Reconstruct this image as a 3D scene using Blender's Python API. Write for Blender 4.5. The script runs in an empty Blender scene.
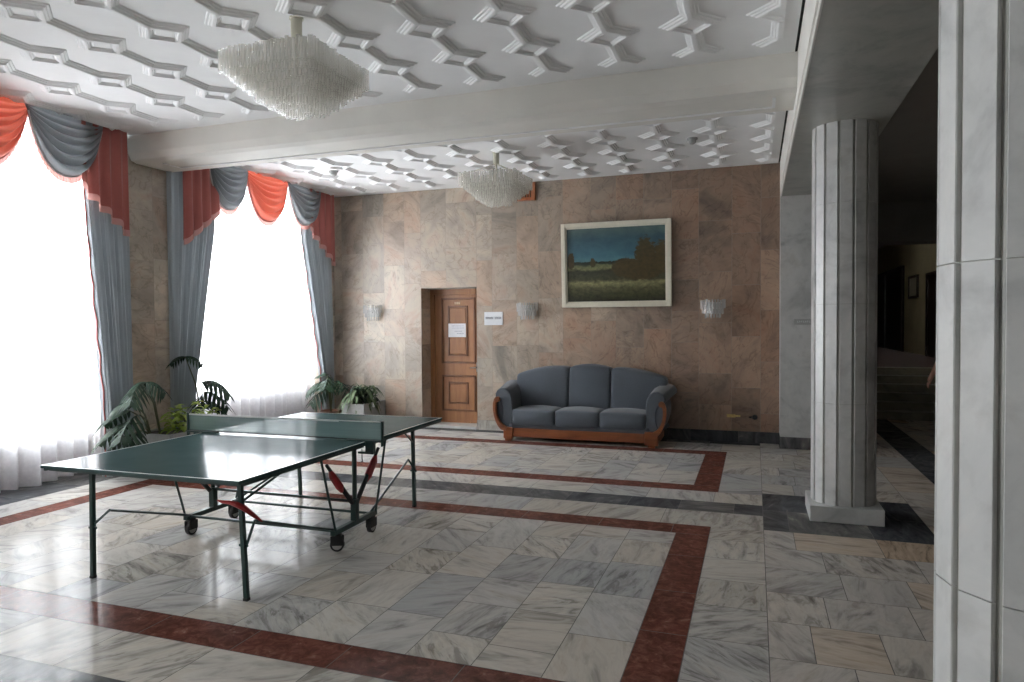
import bpy, bmesh, math, random
from mathutils import Vector, Matrix
random.seed(7)
C = bpy.context.scene.collection
S = bpy.context.scene
PI = math.pi

# ------------------------------------------------------------ camera, world, exposure
EYE = 1.632
def make_camera():
    yaw, pitch, roll = .3375, -.0246, -.0063
    sy, cy = math.sin(yaw), math.cos(yaw)
    f = Vector((-sy, cy, 0)); r = Vector((cy, sy, 0)); u = Vector((0, 0, 1))
    sp, cp = math.sin(pitch), math.cos(pitch)
    f2 = f*cp + u*sp; u2 = u*cp - f*sp
    sr, cr = math.sin(roll), math.cos(roll)
    r3 = r*cr + u2*sr; u3 = u2*cr - r*sr
    cd = bpy.data.cameras.new('camera'); cd.sensor_width = 36; cd.lens = 691.65/1024*36
    cd.clip_start = .05; cd.clip_end = 200
    o = bpy.data.objects.new('camera', cd); C.objects.link(o)
    m = Matrix((r3, u3, -f2)).transposed().to_4x4(); m.translation = (0, 0, EYE)
    o.matrix_world = m
    S.camera = o
make_camera()

W = bpy.data.worlds.new('overcast_sky'); S.world = W; W.use_nodes = True
WB = W.node_tree.nodes['Background']
WB.inputs[0].default_value = (.945, .968, 1.0, 1); WB.inputs[1].default_value = 31.0
S.view_settings.view_transform = 'Standard'; S.view_settings.look = 'None'
S.view_settings.gamma = 1; S.view_settings.use_curve_mapping = False
S.view_settings.exposure = 0.0
cy_ = S.cycles
cy_.max_bounces = 9; cy_.diffuse_bounces = 6; cy_.glossy_bounces = 4; cy_.transmission_bounces = 6
cy_.transparent_max_bounces = 96; cy_.caustics_reflective = False; cy_.caustics_refractive = False
cy_.sample_clamp_indirect = 6; cy_.use_denoising = True

# window bays of the left wall (y from, y to); the first is out of view, its width set for the light
BAYS = [(-.55, .80), (4.02, 5.87), (6.50, 9.78)]  # second bay's unseen near edge is drawn in to limit floor glare
for y0, y1 in BAYS:                                   # sky portals in the window openings
    L = bpy.data.lights.new('window_portal', 'AREA'); L.shape = 'RECTANGLE'
    L.size = y1-y0; L.size_y = 3.0; L.cycles.is_portal = True
    o = bpy.data.objects.new('window_portal', L); C.objects.link(o)
    o.location = (-7.30, (y0+y1)/2, 2.25); o.rotation_euler = (PI/2, 0, -PI/2)

# ------------------------------------------------------------ node material helpers
def newmat(name):
    m = bpy.data.materials.new(name); m.use_nodes = True
    nt = m.node_tree; nt.nodes.clear()
    out = nt.nodes.new('ShaderNodeOutputMaterial')
    return m, nt, out
def N(nt, t, **k):
    n = nt.nodes.new(t)
    for a, v in k.items():
        if a.startswith('i_'): n.inputs[a[2:].replace('_', ' ')].default_value = v
        else: setattr(n, a, v)
    return n
def link(nt, a, b): nt.links.new(a, b)
def ramp(nt, fac, stops, interp='LINEAR'):
    r = nt.nodes.new('ShaderNodeValToRGB'); r.color_ramp.interpolation = interp
    e = r.color_ramp.elements
    while len(e) < len(stops): e.new(.5)
    for el, (p, c) in zip(e, stops):
        el.position = p; el.color = (*c, 1) if len(c) == 3 else c
    link(nt, fac, r.inputs[0]); return r
def mixc(nt, fac, a, b, mode='MIX'):
    m = nt.nodes.new('ShaderNodeMix'); m.data_type = 'RGBA'; m.blend_type = mode
    for s, v in ((0, fac), (6, a), (7, b)):
        if hasattr(v, 'is_linked') or hasattr(v, 'links'): link(nt, v, m.inputs[s])
        else: m.inputs[s].default_value = (*v, 1) if isinstance(v, tuple) and len(v) == 3 else v
    return m.outputs[2]
def math_(nt, op, a, b=None):
    m = nt.nodes.new('ShaderNodeMath'); m.operation = op
    for s, v in ((0, a), (1, b)):
        if v is None: continue
        if hasattr(v, 'links'): link(nt, v, m.inputs[s])
        else: m.inputs[s].default_value = v
    return m.outputs[0]
def bsdf(nt, out, col, rough=.5, metal=0, spec=.5, bump=None):
    p = nt.nodes.new('ShaderNodeBsdfPrincipled')
    if hasattr(col, 'links'): link(nt, col, p.inputs['Base Color'])
    else: p.inputs['Base Color'].default_value = (*col, 1)
    if hasattr(rough, 'links'): link(nt, rough, p.inputs['Roughness'])
    else: p.inputs['Roughness'].default_value = rough
    p.inputs['Metallic'].default_value = metal
    p.inputs['Specular IOR Level'].default_value = spec
    if bump is not None: link(nt, bump, p.inputs['Normal'])
    link(nt, p.outputs[0], out.inputs[0]); return p
def polished(nt, out, col, rough, f0, f90):
    d = nt.nodes.new('ShaderNodeBsdfDiffuse'); g = nt.nodes.new('ShaderNodeBsdfGlossy')
    if hasattr(col, 'links'): link(nt, col, d.inputs[0])
    else: d.inputs[0].default_value = (*col, 1)
    if hasattr(rough, 'links'): link(nt, rough, g.inputs['Roughness'])
    else: g.inputs['Roughness'].default_value = rough
    lw = nt.nodes.new('ShaderNodeLayerWeight'); lw.inputs[0].default_value = .5
    f = math_(nt, 'ADD', f0, math_(nt, 'MULTIPLY', math_(nt, 'POWER', lw.outputs['Facing'], 4.0), f90))
    m = nt.nodes.new('ShaderNodeMixShader'); link(nt, f, m.inputs[0]); link(nt, d.outputs[0], m.inputs[1]); link(nt, g.outputs[0], m.inputs[2])
    link(nt, m.outputs[0], out.inputs[0])
def bumpn(nt, h, strength=.2, dist=.01):
    b = nt.nodes.new('ShaderNodeBump'); b.inputs['Strength'].default_value = strength
    b.inputs['Distance'].default_value = dist; link(nt, h, b.inputs['Height']); return b.outputs[0]
def noise(nt, vec, scale, detail=4, rough=.55, dist=0.0):
    n = nt.nodes.new('ShaderNodeTexNoise'); n.inputs['Scale'].default_value = scale
    n.inputs['Detail'].default_value = detail; n.inputs['Roughness'].default_value = rough
    n.inputs['Distortion'].default_value = dist
    if vec is not None: link(nt, vec, n.inputs['Vector'])
    return n.outputs['Fac']
def simple(name, col, rough=.5, metal=0, spec=.5, var=.12, scale=14.0, bump=0):
    m, nt, out = newmat(name)
    tc = N(nt, 'ShaderNodeTexCoord')
    n = noise(nt, tc.outputs['Object'], scale)
    lo = tuple(c*(1-var) for c in col); hi = tuple(min(1, c*(1+var)) for c in col)
    r = ramp(nt, n, [(.3, lo), (.7, hi)])
    bsdf(nt, out, r.outputs[0], rough, metal, spec, bumpn(nt, n, bump) if bump else None)
    return m
def tile_coords(nt, axis, squash):
    """world position turned by each slab's own random angle and shifted by its random offset"""
    g = N(nt, 'ShaderNodeNewGeometry'); a = N(nt, 'ShaderNodeAttribute', attribute_name='rnd')
    rot = N(nt, 'ShaderNodeVectorRotate', rotation_type=axis)
    link(nt, g.outputs['Position'], rot.inputs['Vector'])
    link(nt, math_(nt, 'MULTIPLY', a.outputs['Fac'], 37.0), rot.inputs['Angle'])
    off = N(nt, 'ShaderNodeCombineXYZ')
    for i in range(3): link(nt, math_(nt, 'MULTIPLY', a.outputs['Fac'], 91.0+13*i), off.inputs[i])
    add = N(nt, 'ShaderNodeVectorMath', operation='ADD')
    link(nt, rot.outputs[0], add.inputs[0]); link(nt, off.outputs[0], add.inputs[1])
    mp = N(nt, 'ShaderNodeMapping'); mp.inputs['Scale'].default_value = squash
    link(nt, add.outputs[0], mp.inputs['Vector'])
    return mp.outputs[0], a.outputs['Fac']
def frac(nt, v, k): return math_(nt, 'FRACT', math_(nt, 'MULTIPLY', v, k))

def mat_floor_marble(name, warm):
    m, nt, out = newmat(name)
    v, rnd = tile_coords(nt, 'Z_AXIS', (1.0, 3.4, 1.0))
    vein = noise(nt, v, 1.5, 6, .62, 1.6)
    fine = noise(nt, v, 5.5, 5, .6, .8)
    base = ramp(nt, vein, [(.27, (.24, .235, .23)), (.37, (.37, .36, .345)), (.45, (.52, .505, .485)), (.56, (.60, .585, .56)), (.67, (.55, .52, .48)), (.76, (.44, .40, .36))])
    f2 = ramp(nt, fine, [(.34, (.82, .81, .79)), (.5, (1, 1, 1))])
    c = mixc(nt, .75, base.outputs[0], f2.outputs[0], 'MULTIPLY')
    wild = ramp(nt, noise(nt, v, 2.3, 6, .65, 2.2), [(.38, (.42, .41, .39)), (.46, (.9, .9, .9)), (.6, (1.04, 1.03, 1.0))])
    c = mixc(nt, ramp(nt, frac(nt, rnd, 41.7), [(.55, (.05,)*3), (.85, (.75,)*3)]).outputs[0], c, mixc(nt, 1.0, c, wild.outputs[0], 'MULTIPLY'))
    tint = ramp(nt, frac(nt, rnd, 17.3), [(0, (.80, .79, .78)), (.3, (.94, .90, .86)), (.55, (1, .95, .89)), (.78, (.98, .85, .72)), (1, (.90, .70, .53))] if warm else [(0, (.72, .745, .78)), (.3, (.90, .90, .90)), (.55, (1, .985, .95)), (.8, (.95, .90, .83)), (1, (.86, .84, .8))])
    c = mixc(nt, 1.0, c, tint.outputs[0], 'MULTIPLY')
    sm = ramp(nt, noise(nt, v, 9, 3), [(.3, (.11,)*3), (.75, (.19,)*3)])
    polished(nt, out, c, sm.outputs[0], .02, .235)
    return m
def mat_red_marble():
    m, nt, out = newmat('red_marble')
    v, rnd = tile_coords(nt, 'Z_AXIS', (1, 1, 1))
    a = noise(nt, v, 16, 6, .7, .6); b = noise(nt, v, 3, 3)
    base = ramp(nt, a, [(.32, (.060, .022, .017)), (.5, (.125, .046, .034)), (.62, (.185, .078, .058)), (.74, (.34, .22, .18))])
    c = mixc(nt, .6, base.outputs[0], ramp(nt, b, [(.3, (.6, .6, .6)), (.7, (1.15, 1.05, 1.0))]).outputs[0], 'MULTIPLY')
    polished(nt, out, c, .15, .02, .235); return m
def mat_dark_marble():
    m, nt, out = newmat('dark_grey_marble')
    v, rnd = tile_coords(nt, 'Z_AXIS', (1, 3, 1))
    a = noise(nt, v, 2.6, 6, .65, 1.2)
    base = ramp(nt, a, [(.32, (.045, .046, .05)), (.5, (.09, .092, .095)), (.62, (.13, .13, .13)), (.72, (.27, .265, .25))])
    tint = ramp(nt, frac(nt, rnd, 23.7), [(0, (.7, .72, .78)), (.6, (1, 1, 1)), (1, (1.5, 1.45, 1.35))])
    c = mixc(nt, 1.0, base.outputs[0], tint.outputs[0], 'MULTIPLY')
    polished(nt, out, c, .14, .02, .235); return m
def mat_wall_marble():
    m, nt, out = newmat('pink_beige_marble')
    v, rnd = tile_coords(nt, 'Y_AXIS', (1.0, 1.0, 1.7))
    cloud = noise(nt, v, 1.3, 5, .6, 1.0)
    fine = noise(nt, v, 6, 6, .68, .6)
    base = ramp(nt, cloud, [(.26, (.19, .175, .158)), (.40, (.31, .278, .243)), (.54, (.405, .355, .30)), (.66, (.375, .292, .24)), (.8, (.275, .24, .21))])
    f2 = ramp(nt, fine, [(.3, (.70, .68, .66)), (.47, (1, 1, 1)), (.68, (1.12, 1.09, 1.05))])
    c = mixc(nt, .8, base.outputs[0], f2.outputs[0], 'MULTIPLY')
    tint = ramp(nt, frac(nt, rnd, 29.1), [(0, (.78, .77, .76)), (.25, (1.0, .98, .95)), (.45, (1.28, 1.26, 1.22)), (.6, (.98, .95, .93)), (.8, (1.08, .94, .85)), (1, (.90, .92, .92))])
    c = mixc(nt, 1.0, c, tint.outputs[0], 'MULTIPLY')
    # slabs grow redder to the right, and darker in place of fading window light
    g = N(nt, 'ShaderNodeNewGeometry'); sx = N(nt, 'ShaderNodeSeparateXYZ'); link(nt, g.outputs['Position'], sx.inputs[0])
    k = N(nt, 'ShaderNodeMapRange', i_From_Min=-4.0, i_From_Max=-.3); link(nt, sx.outputs[0], k.inputs[0])
    c = mixc(nt, k.outputs[0], c, mixc(nt, 1.0, c, (.70, .56, .49), 'MULTIPLY'))
    vor = N(nt, 'ShaderNodeTexNoise'); vor.inputs['Scale'].default_value = 2.2; vor.inputs['Detail'].default_value = 5; vor.inputs['Distortion'].default_value = 1.4
    link(nt, v, vor.inputs['Vector'])
    crack = math_(nt, 'ABSOLUTE', math_(nt, 'SUBTRACT', vor.outputs['Fac'], .5))
    cr = ramp(nt, crack, [(0, (.62, .6, .58)), (.018, (1, 1, 1))])
    c = mixc(nt, .7, c, cr.outputs[0], 'MULTIPLY')
    bsdf(nt, out, c, .34, 0, .4); return m
def mat_white_marble(name, tintc=(1, 1, 1), rough=.3, soft=1.0):
    m, nt, out = newmat(name)
    tc = N(nt, 'ShaderNodeNewGeometry')
    a = noise(nt, tc.outputs['Position'], 2.4, 6, .62, .9)
    b = noise(nt, tc.outputs['Position'], 9, 5, .6, .4)
    base = ramp(nt, a, [(.30, (.40*soft, .405*soft, .40*soft)), (.44, (.55, .555, .545)), (.6, (.62, .62, .605)), (.75, (.52, .51, .485))])
    c = mixc(nt, .6, base.outputs[0], ramp(nt, b, [(.32, (.8, .8, .8)), (.48, (1, 1, 1))]).outputs[0], 'MULTIPLY')
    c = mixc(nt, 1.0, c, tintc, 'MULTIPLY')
    bsdf(nt, out, c, rough, 0, .45); return m
def mat_wood(name, dark, light, scale=3.0, axis=(9, 9, 1), rough=.38):
    m, nt, out = newmat(name)
    tc = N(nt, 'ShaderNodeTexCoord')
    mp = N(nt, 'ShaderNodeMapping'); mp.inputs['Scale'].default_value = axis
    link(nt, tc.outputs['Object'], mp.inputs['Vector'])
    a = noise(nt, mp.outputs[0], scale, 6, .6, .8)
    r = ramp(nt, a, [(.3, dark), (.7, light)])
    bsdf(nt, out, r.outputs[0], rough, 0, .45); return m
def mat_fabric(name, col, trans=.0, rough=.9, scale=120, var=.1, tcol=None):
    m, nt, out = newmat(name)
    tc = N(nt, 'ShaderNodeTexCoord')
    n1 = noise(nt, tc.outputs['Object'], scale, 2); n2 = noise(nt, tc.outputs['Object'], 3, 3)
    f = math_(nt, 'ADD', math_(nt, 'MULTIPLY', n1, .5), math_(nt, 'MULTIPLY', n2, .5))
    r = ramp(nt, f, [(.3, tuple(c*(1-var) for c in col)), (.7, tuple(min(1, c*(1+var)) for c in col))])
    p = bsdf(nt, out, r.outputs[0], rough, 0, .2, bumpn(nt, n1, .15, .003))
    p.inputs['Sheen Weight'].default_value = .25
    if trans > 0:
        t = N(nt, 'ShaderNodeBsdfTranslucent')
        if tcol is None: link(nt, r.outputs[0], t.inputs[0])
        else: t.inputs[0].default_value = (*tcol, 1)
        mx = N(nt, 'ShaderNodeMixShader'); mx.inputs[0].default_value = trans
        link(nt, p.outputs[0], mx.inputs[1]); link(nt, t.outputs[0], mx.inputs[2]); link(nt, mx.outputs[0], out.inputs[0])
    return m
def mat_sheer():
    m, nt, out = newmat('white_voile')
    tc = N(nt, 'ShaderNodeTexCoord')
    n = noise(nt, tc.outputs['Object'], 30, 2)
    r = ramp(nt, n, [(.3, (.80, .80, .83)), (.7, (.9, .9, .92))])
    d = N(nt, 'ShaderNodeBsdfDiffuse'); link(nt, r.outputs[0], d.inputs[0])
    t = N(nt, 'ShaderNodeBsdfTranslucent'); link(nt, r.outputs[0], t.inputs[0])
    m1 = N(nt, 'ShaderNodeMixShader'); m1.inputs[0].default_value = .72
    link(nt, d.outputs[0], m1.inputs[1]); link(nt, t.outputs[0], m1.inputs[2])
    tr = N(nt, 'ShaderNodeBsdfTransparent')
    m2 = N(nt, 'ShaderNodeMixShader'); m2.inputs[0].default_value = .27
    link(nt, m1.outputs[0], m2.inputs[1]); link(nt, tr.outputs[0], m2.inputs[2]); link(nt, m2.outputs[0], out.inputs[0])
    return m
def mat_glass(name, col, transp=.85, rough=.05, frost=.0, white=(.9, .9, .86)):
    """clear or frosted glass that lets light straight through: transparent + gloss + a little milk"""
    m, nt, out = newmat(name)
    tc = N(nt, 'ShaderNodeTexCoord')
    n = noise(nt, tc.outputs['Object'], 60, 2)
    tr = N(nt, 'ShaderNodeBsdfTransparent'); tr.inputs[0].default_value = (*col, 1)
    gl = N(nt, 'ShaderNodeBsdfGlossy'); gl.inputs['Roughness'].default_value = rough
    lw = N(nt, 'ShaderNodeLayerWeight'); lw.inputs[0].default_value = .5
    fr = math_(nt, 'ADD', .04, math_(nt, 'MULTIPLY', math_(nt, 'POWER', lw.outputs['Facing'], 4.0), .7))
    link(nt, bumpn(nt, n, .1, .002), gl.inputs['Normal'])
    base = tr.outputs[0]
    if frost > 0:
        d = N(nt, 'ShaderNodeBsdfDiffuse'); d.inputs[0].default_value = (*white, 1)
        t = N(nt, 'ShaderNodeBsdfTranslucent'); t.inputs[0].default_value = (*white, 1)
        a = N(nt, 'ShaderNodeAddShader'); mm = N(nt, 'ShaderNodeMixShader'); mm.inputs[0].default_value = .5
        link(nt, d.outputs[0], mm.inputs[1]); link(nt, t.outputs[0], mm.inputs[2])
        m1 = N(nt, 'ShaderNodeMixShader'); m1.inputs[0].default_value = frost
        link(nt, base, m1.inputs[1]); link(nt, mm.outputs[0], m1.inputs[2]); base = m1.outputs[0]
    m2 = N(nt, 'ShaderNodeMixShader')
    link(nt, fr, m2.inputs[0]); link(nt, base, m2.inputs[1]); link(nt, gl.outputs[0], m2.inputs[2])
    link(nt, m2.outputs[0], out.inputs[0])
    return m
def mat_painting():
    m, nt, out = newmat('landscape_oil_paint')
    uv = N(nt, 'ShaderNodeUVMap'); s = N(nt, 'ShaderNodeSeparateXYZ'); link(nt, uv.outputs[0], s.inputs[0])
    U_, V_ = s.outputs[0], s.outputs[1]
    n1 = noise(nt, uv.outputs[0], 7, 6, .6, .6); n2 = noise(nt, uv.outputs[0], 22, 5, .65, .5)
    sky = ramp(nt, V_, [(.52, (.085, .19, .22)), (.62, (.045, .12, .16)), (.85, (.030, .075, .10)), (.97, (.07, .115, .115))]).outputs[0]
    sky = mixc(nt, .7, sky, ramp(nt, n1, [(.35, (.7, .75, .8)), (.65, (1.25, 1.2, 1.1))]).outputs[0], 'MULTIPLY')
    vw = math_(nt, 'ADD', V_, math_(nt, 'MULTIPLY', math_(nt, 'SUBTRACT', n1, .5), .10))
    land = ramp(nt, vw, [(0, (.020, .020, .012)), (.10, (.045, .045, .020)), (.19, (.085, .085, .04)), (.25, (.20, .19, .095)), (.30, (.05, .05, .028)), (.42, (.028, .03, .018)), (.455, (.16, .165, .075)), (.485, (.13, .14, .07)), (.51, (.02, .028, .02)), (.55, (.02, .03, .022))]).outputs[0]
    land = mixc(nt, .85, land, ramp(nt, n2, [(.3, (.35, .35, .35)), (.7, (1.5, 1.5, 1.4))]).outputs[0], 'MULTIPLY')
    hz = math_(nt, 'ADD', .545, math_(nt, 'MULTIPLY', math_(nt, 'SUBTRACT', n2, .5), .05))
    k = math_(nt, 'GREATER_THAN', V_, hz)
    c = mixc(nt, k, land, sky)
    def blob(cu, cv, ru, rv, amp):
        du = math_(nt, 'DIVIDE', math_(nt, 'SUBTRACT', U_, cu), ru); dv = math_(nt, 'DIVIDE', math_(nt, 'SUBTRACT', V_, cv), rv)
        d = math_(nt, 'ADD', math_(nt, 'MULTIPLY', du, du), math_(nt, 'MULTIPLY', dv, dv))
        d = math_(nt, 'ADD', d, math_(nt, 'MULTIPLY', math_(nt, 'SUBTRACT', n2, .5), amp))
        return ramp(nt, d, [(.75, (1, 1, 1)), (1.05, (0, 0, 0))]).outputs[0]
    tree = mixc(nt, n2, (.010, .013, .006), (.095, .062, .022))
    for b in ((.80, .62, .11, .24, 2.2), (.97, .58, .09, .24, 2.0), (.62, .45, .17, .14, 1.4), (.76, .42, .22, .15, 1.2), (.04, .56, .04, .12, 2.0), (.27, .53, .03, .07, 1.6)):
        c = mixc(nt, blob(*b), c, tree)
    bsdf(nt, out, c, .35, 0, .4, bumpn(nt, n2, .25, .004)); return m
def mat_leaf(name, a, b, trans=.12):
    m, nt, out = newmat(name)
    tc = N(nt, 'ShaderNodeTexCoord'); n = noise(nt, tc.outputs['Object'], 9, 3)
    r = ramp(nt, n, [(.3, a), (.7, b)])
    p = bsdf(nt, out, r.outputs[0], .5, 0, .12)
    t = N(nt, 'ShaderNodeBsdfTranslucent'); link(nt, r.outputs[0], t.inputs[0])
    mx = N(nt, 'ShaderNodeMixShader'); mx.inputs[0].default_value = trans
    link(nt, p.outputs[0], mx.inputs[1]); link(nt, t.outputs[0], mx.inputs[2]); link(nt, mx.outputs[0], out.inputs[0])
    return m

M = {}
M['floor'] = mat_floor_marble('grey_white_marble_tile', False)
M['floor_warm'] = mat_floor_marble('warm_marble_tile', True)
M['red'] = mat_red_marble(); M['dark'] = mat_dark_marble()
M['grout'] = simple('dark_grout', (.09, .085, .08), .7)
M['wall'] = mat_wall_marble()
M['joint'] = simple('slab_joint', (.27, .235, .20), .8)
M['colm'] = mat_white_marble('column_marble')
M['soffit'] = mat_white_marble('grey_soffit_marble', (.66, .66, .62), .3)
M['plaster'] = simple('white_plaster', (.88, .885, .89), .75, var=.03, scale=3)
M['beam_plaster'] = simple('ivory_plaster', (.78, .765, .72), .7, var=.04, scale=2.5)
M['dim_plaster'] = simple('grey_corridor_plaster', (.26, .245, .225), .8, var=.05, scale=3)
M['ochre'] = simple('ochre_wall_paint', (.55, .50, .34), .8, var=.06, scale=3)
M['black'] = simple('shadow_gap_black', (.012, .012, .012), .8)
M['door'] = mat_wood('brown_varnished_wood', (.20, .085, .034), (.31, .145, .062), 2.5, (7, 7, .9))
M['door_dark'] = mat_wood('dark_moulding_wood', (.10, .040, .017), (.16, .066, .028), 2.5, (7, 7, .9))
M['deepwood'] = mat_wood('very_dark_door_wood', (.02, .011, .008), (.035, .018, .012), 2.5, (7, 7, .9))
M['sofawood'] = mat_wood('orange_brown_sofa_wood', (.11, .030, .010), (.24, .072, .022), 2.2, (1.2, 6, 6), .3)
M['sofa'] = mat_fabric('slate_grey_upholstery', (.066, .077, .092), 0, .85, 60)
M['sofa_dark'] = mat_fabric('dark_slate_upholstery', (.05, .056, .07), 0, .85, 60)
M['grey_drape'] = mat_fabric('grey_blue_satin', (.34, .37, .39), .06, .6)
M['grey_swag'] = mat_fabric('grey_swag_satin', (.25, .27, .285), .09, .6)
M['red_swag'] = mat_fabric('red_swag_cloth', (.40, .115, .085), .15, .75, tcol=(.68, .15, .09))
M['red_tail'] = mat_fabric('dark_red_tail_cloth', (.33, .10, .085), .07, .75)
M['fringe'] = mat_fabric('pink_fringe', (.55, .30, .27), .3, .9, 200)
M['white_piping'] = mat_fabric('pale_piping', (.6, .58, .58), .2, .9, 200)
M['sheer'] = mat_sheer()
M['pane'] = mat_glass('window_glass', (.97, .98, .98), rough=.02)
M['crystal'] = mat_glass('frosted_crystal', (1, 1, 1), rough=.15, frost=.27, white=(1.0, .98, .92))
M['crystal_clear'] = mat_glass('clear_crystal', (1, 1, 1), rough=.05, frost=.30, white=(.98, .98, .97))
M['winframe'] = simple('white_window_frame', (.75, .75, .73), .5, var=.04)
M['radiator'] = simple('parapet_paint', (.52, .46, .45), .7, var=.06, scale=4)
M['cream'] = simple('cream_enamel', (.62, .60, .50), .35, var=.04)
M['steel'] = simple('grey_steel', (.35, .35, .34), .35, .8, var=.06)
M['green'] = simple('dark_green_enamel', (.010, .038, .034), .32, var=.12)
def mat_board():
    m, nt, out = newmat('green_table_board')
    tc = N(nt, 'ShaderNodeTexCoord'); n = noise(nt, tc.outputs['Object'], 5, 3)
    polished(nt, out, ramp(nt, n, [(.3, (.045, .082, .082)), (.7, (.055, .095, .096))]).outputs[0], .12, .025, .30); return m
M['greentop'] = mat_board()
M['line'] = simple('white_table_line', (.62, .65, .64), .3, var=.04)
M['redplastic'] = simple('red_plastic', (.33, .018, .02), .35, var=.1)
M['rubber'] = simple('black_rubber', (.014, .014, .015), .55, var=.1)
M['wheel'] = simple('pale_wheel_face', (.42, .42, .40), .4, var=.08)
M['netcord'] = simple('net_cord_black', (.015, .02, .02), .6)
M['frame'] = simple('ivory_picture_frame', (.70, .66, .55), .45, var=.05)
M['paint'] = mat_painting()
M['paper'] = simple('white_paper', (.78, .79, .82), .8, var=.03)
M['ink'] = simple('grey_ink', (.12, .13, .16), .8)
M['inkpale'] = simple('pale_ink', (.36, .38, .45), .8)
M['gold'] = simple('pale_brass', (.62, .48, .34), .35, .4, var=.08)
M['vent'] = mat_wood('orange_varnished_vent', (.19, .055, .018), (.30, .095, .035), 3)
M['stone'] = simple('grey_planter_stone', (.25, .255, .245), .65, var=.1, scale=18, bump=.1)
M['soil'] = simple('dark_soil', (.03, .022, .016), .95, bump=.4)
M['leaf'] = mat_leaf('dark_green_leaf', (.006, .018, .010), (.020, .042, .022))
M['leafpale'] = mat_leaf('grey_green_leaf', (.016, .034, .021), (.036, .062, .040))
M['leaflight'] = mat_leaf('light_green_leaf', (.055, .085, .045), (.12, .16, .085))
M['leafbright'] = mat_leaf('yellow_green_leaf', (.16, .24, .035), (.30, .36, .09), .35)
M['stem'] = simple('green_stem', (.07, .075, .03), .6)
M['clay'] = simple('brown_clay_pot', (.16, .075, .04), .7)
M['carpet'] = mat_fabric('red_brown_carpet', (.055, .018, .012), 0, .95, 40, .2)
M['tread'] = mat_white_marble('olive_stair_stone', (.42, .39, .30), .4)
M['skin'] = simple('skin', (.50, .27, .20), .5, var=.05)
M['dress'] = mat_fabric('dark_dress_cloth', (.05, .035, .04), 0, .9)
M['hair'] = simple('brown_hair', (.05, .03, .02), .5, var=.3, scale=40)
M['shoe'] = simple('black_shoe_leather', (.02, .018, .016), .4)
M['yellowplate'] = simple('ochre_stained_filler', (.60, .46, .18), .7, var=.2, scale=40)
M['greyplate'] = simple('grey_metal_plate', (.40, .41, .40), .45, .3, var=.06)

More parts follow.
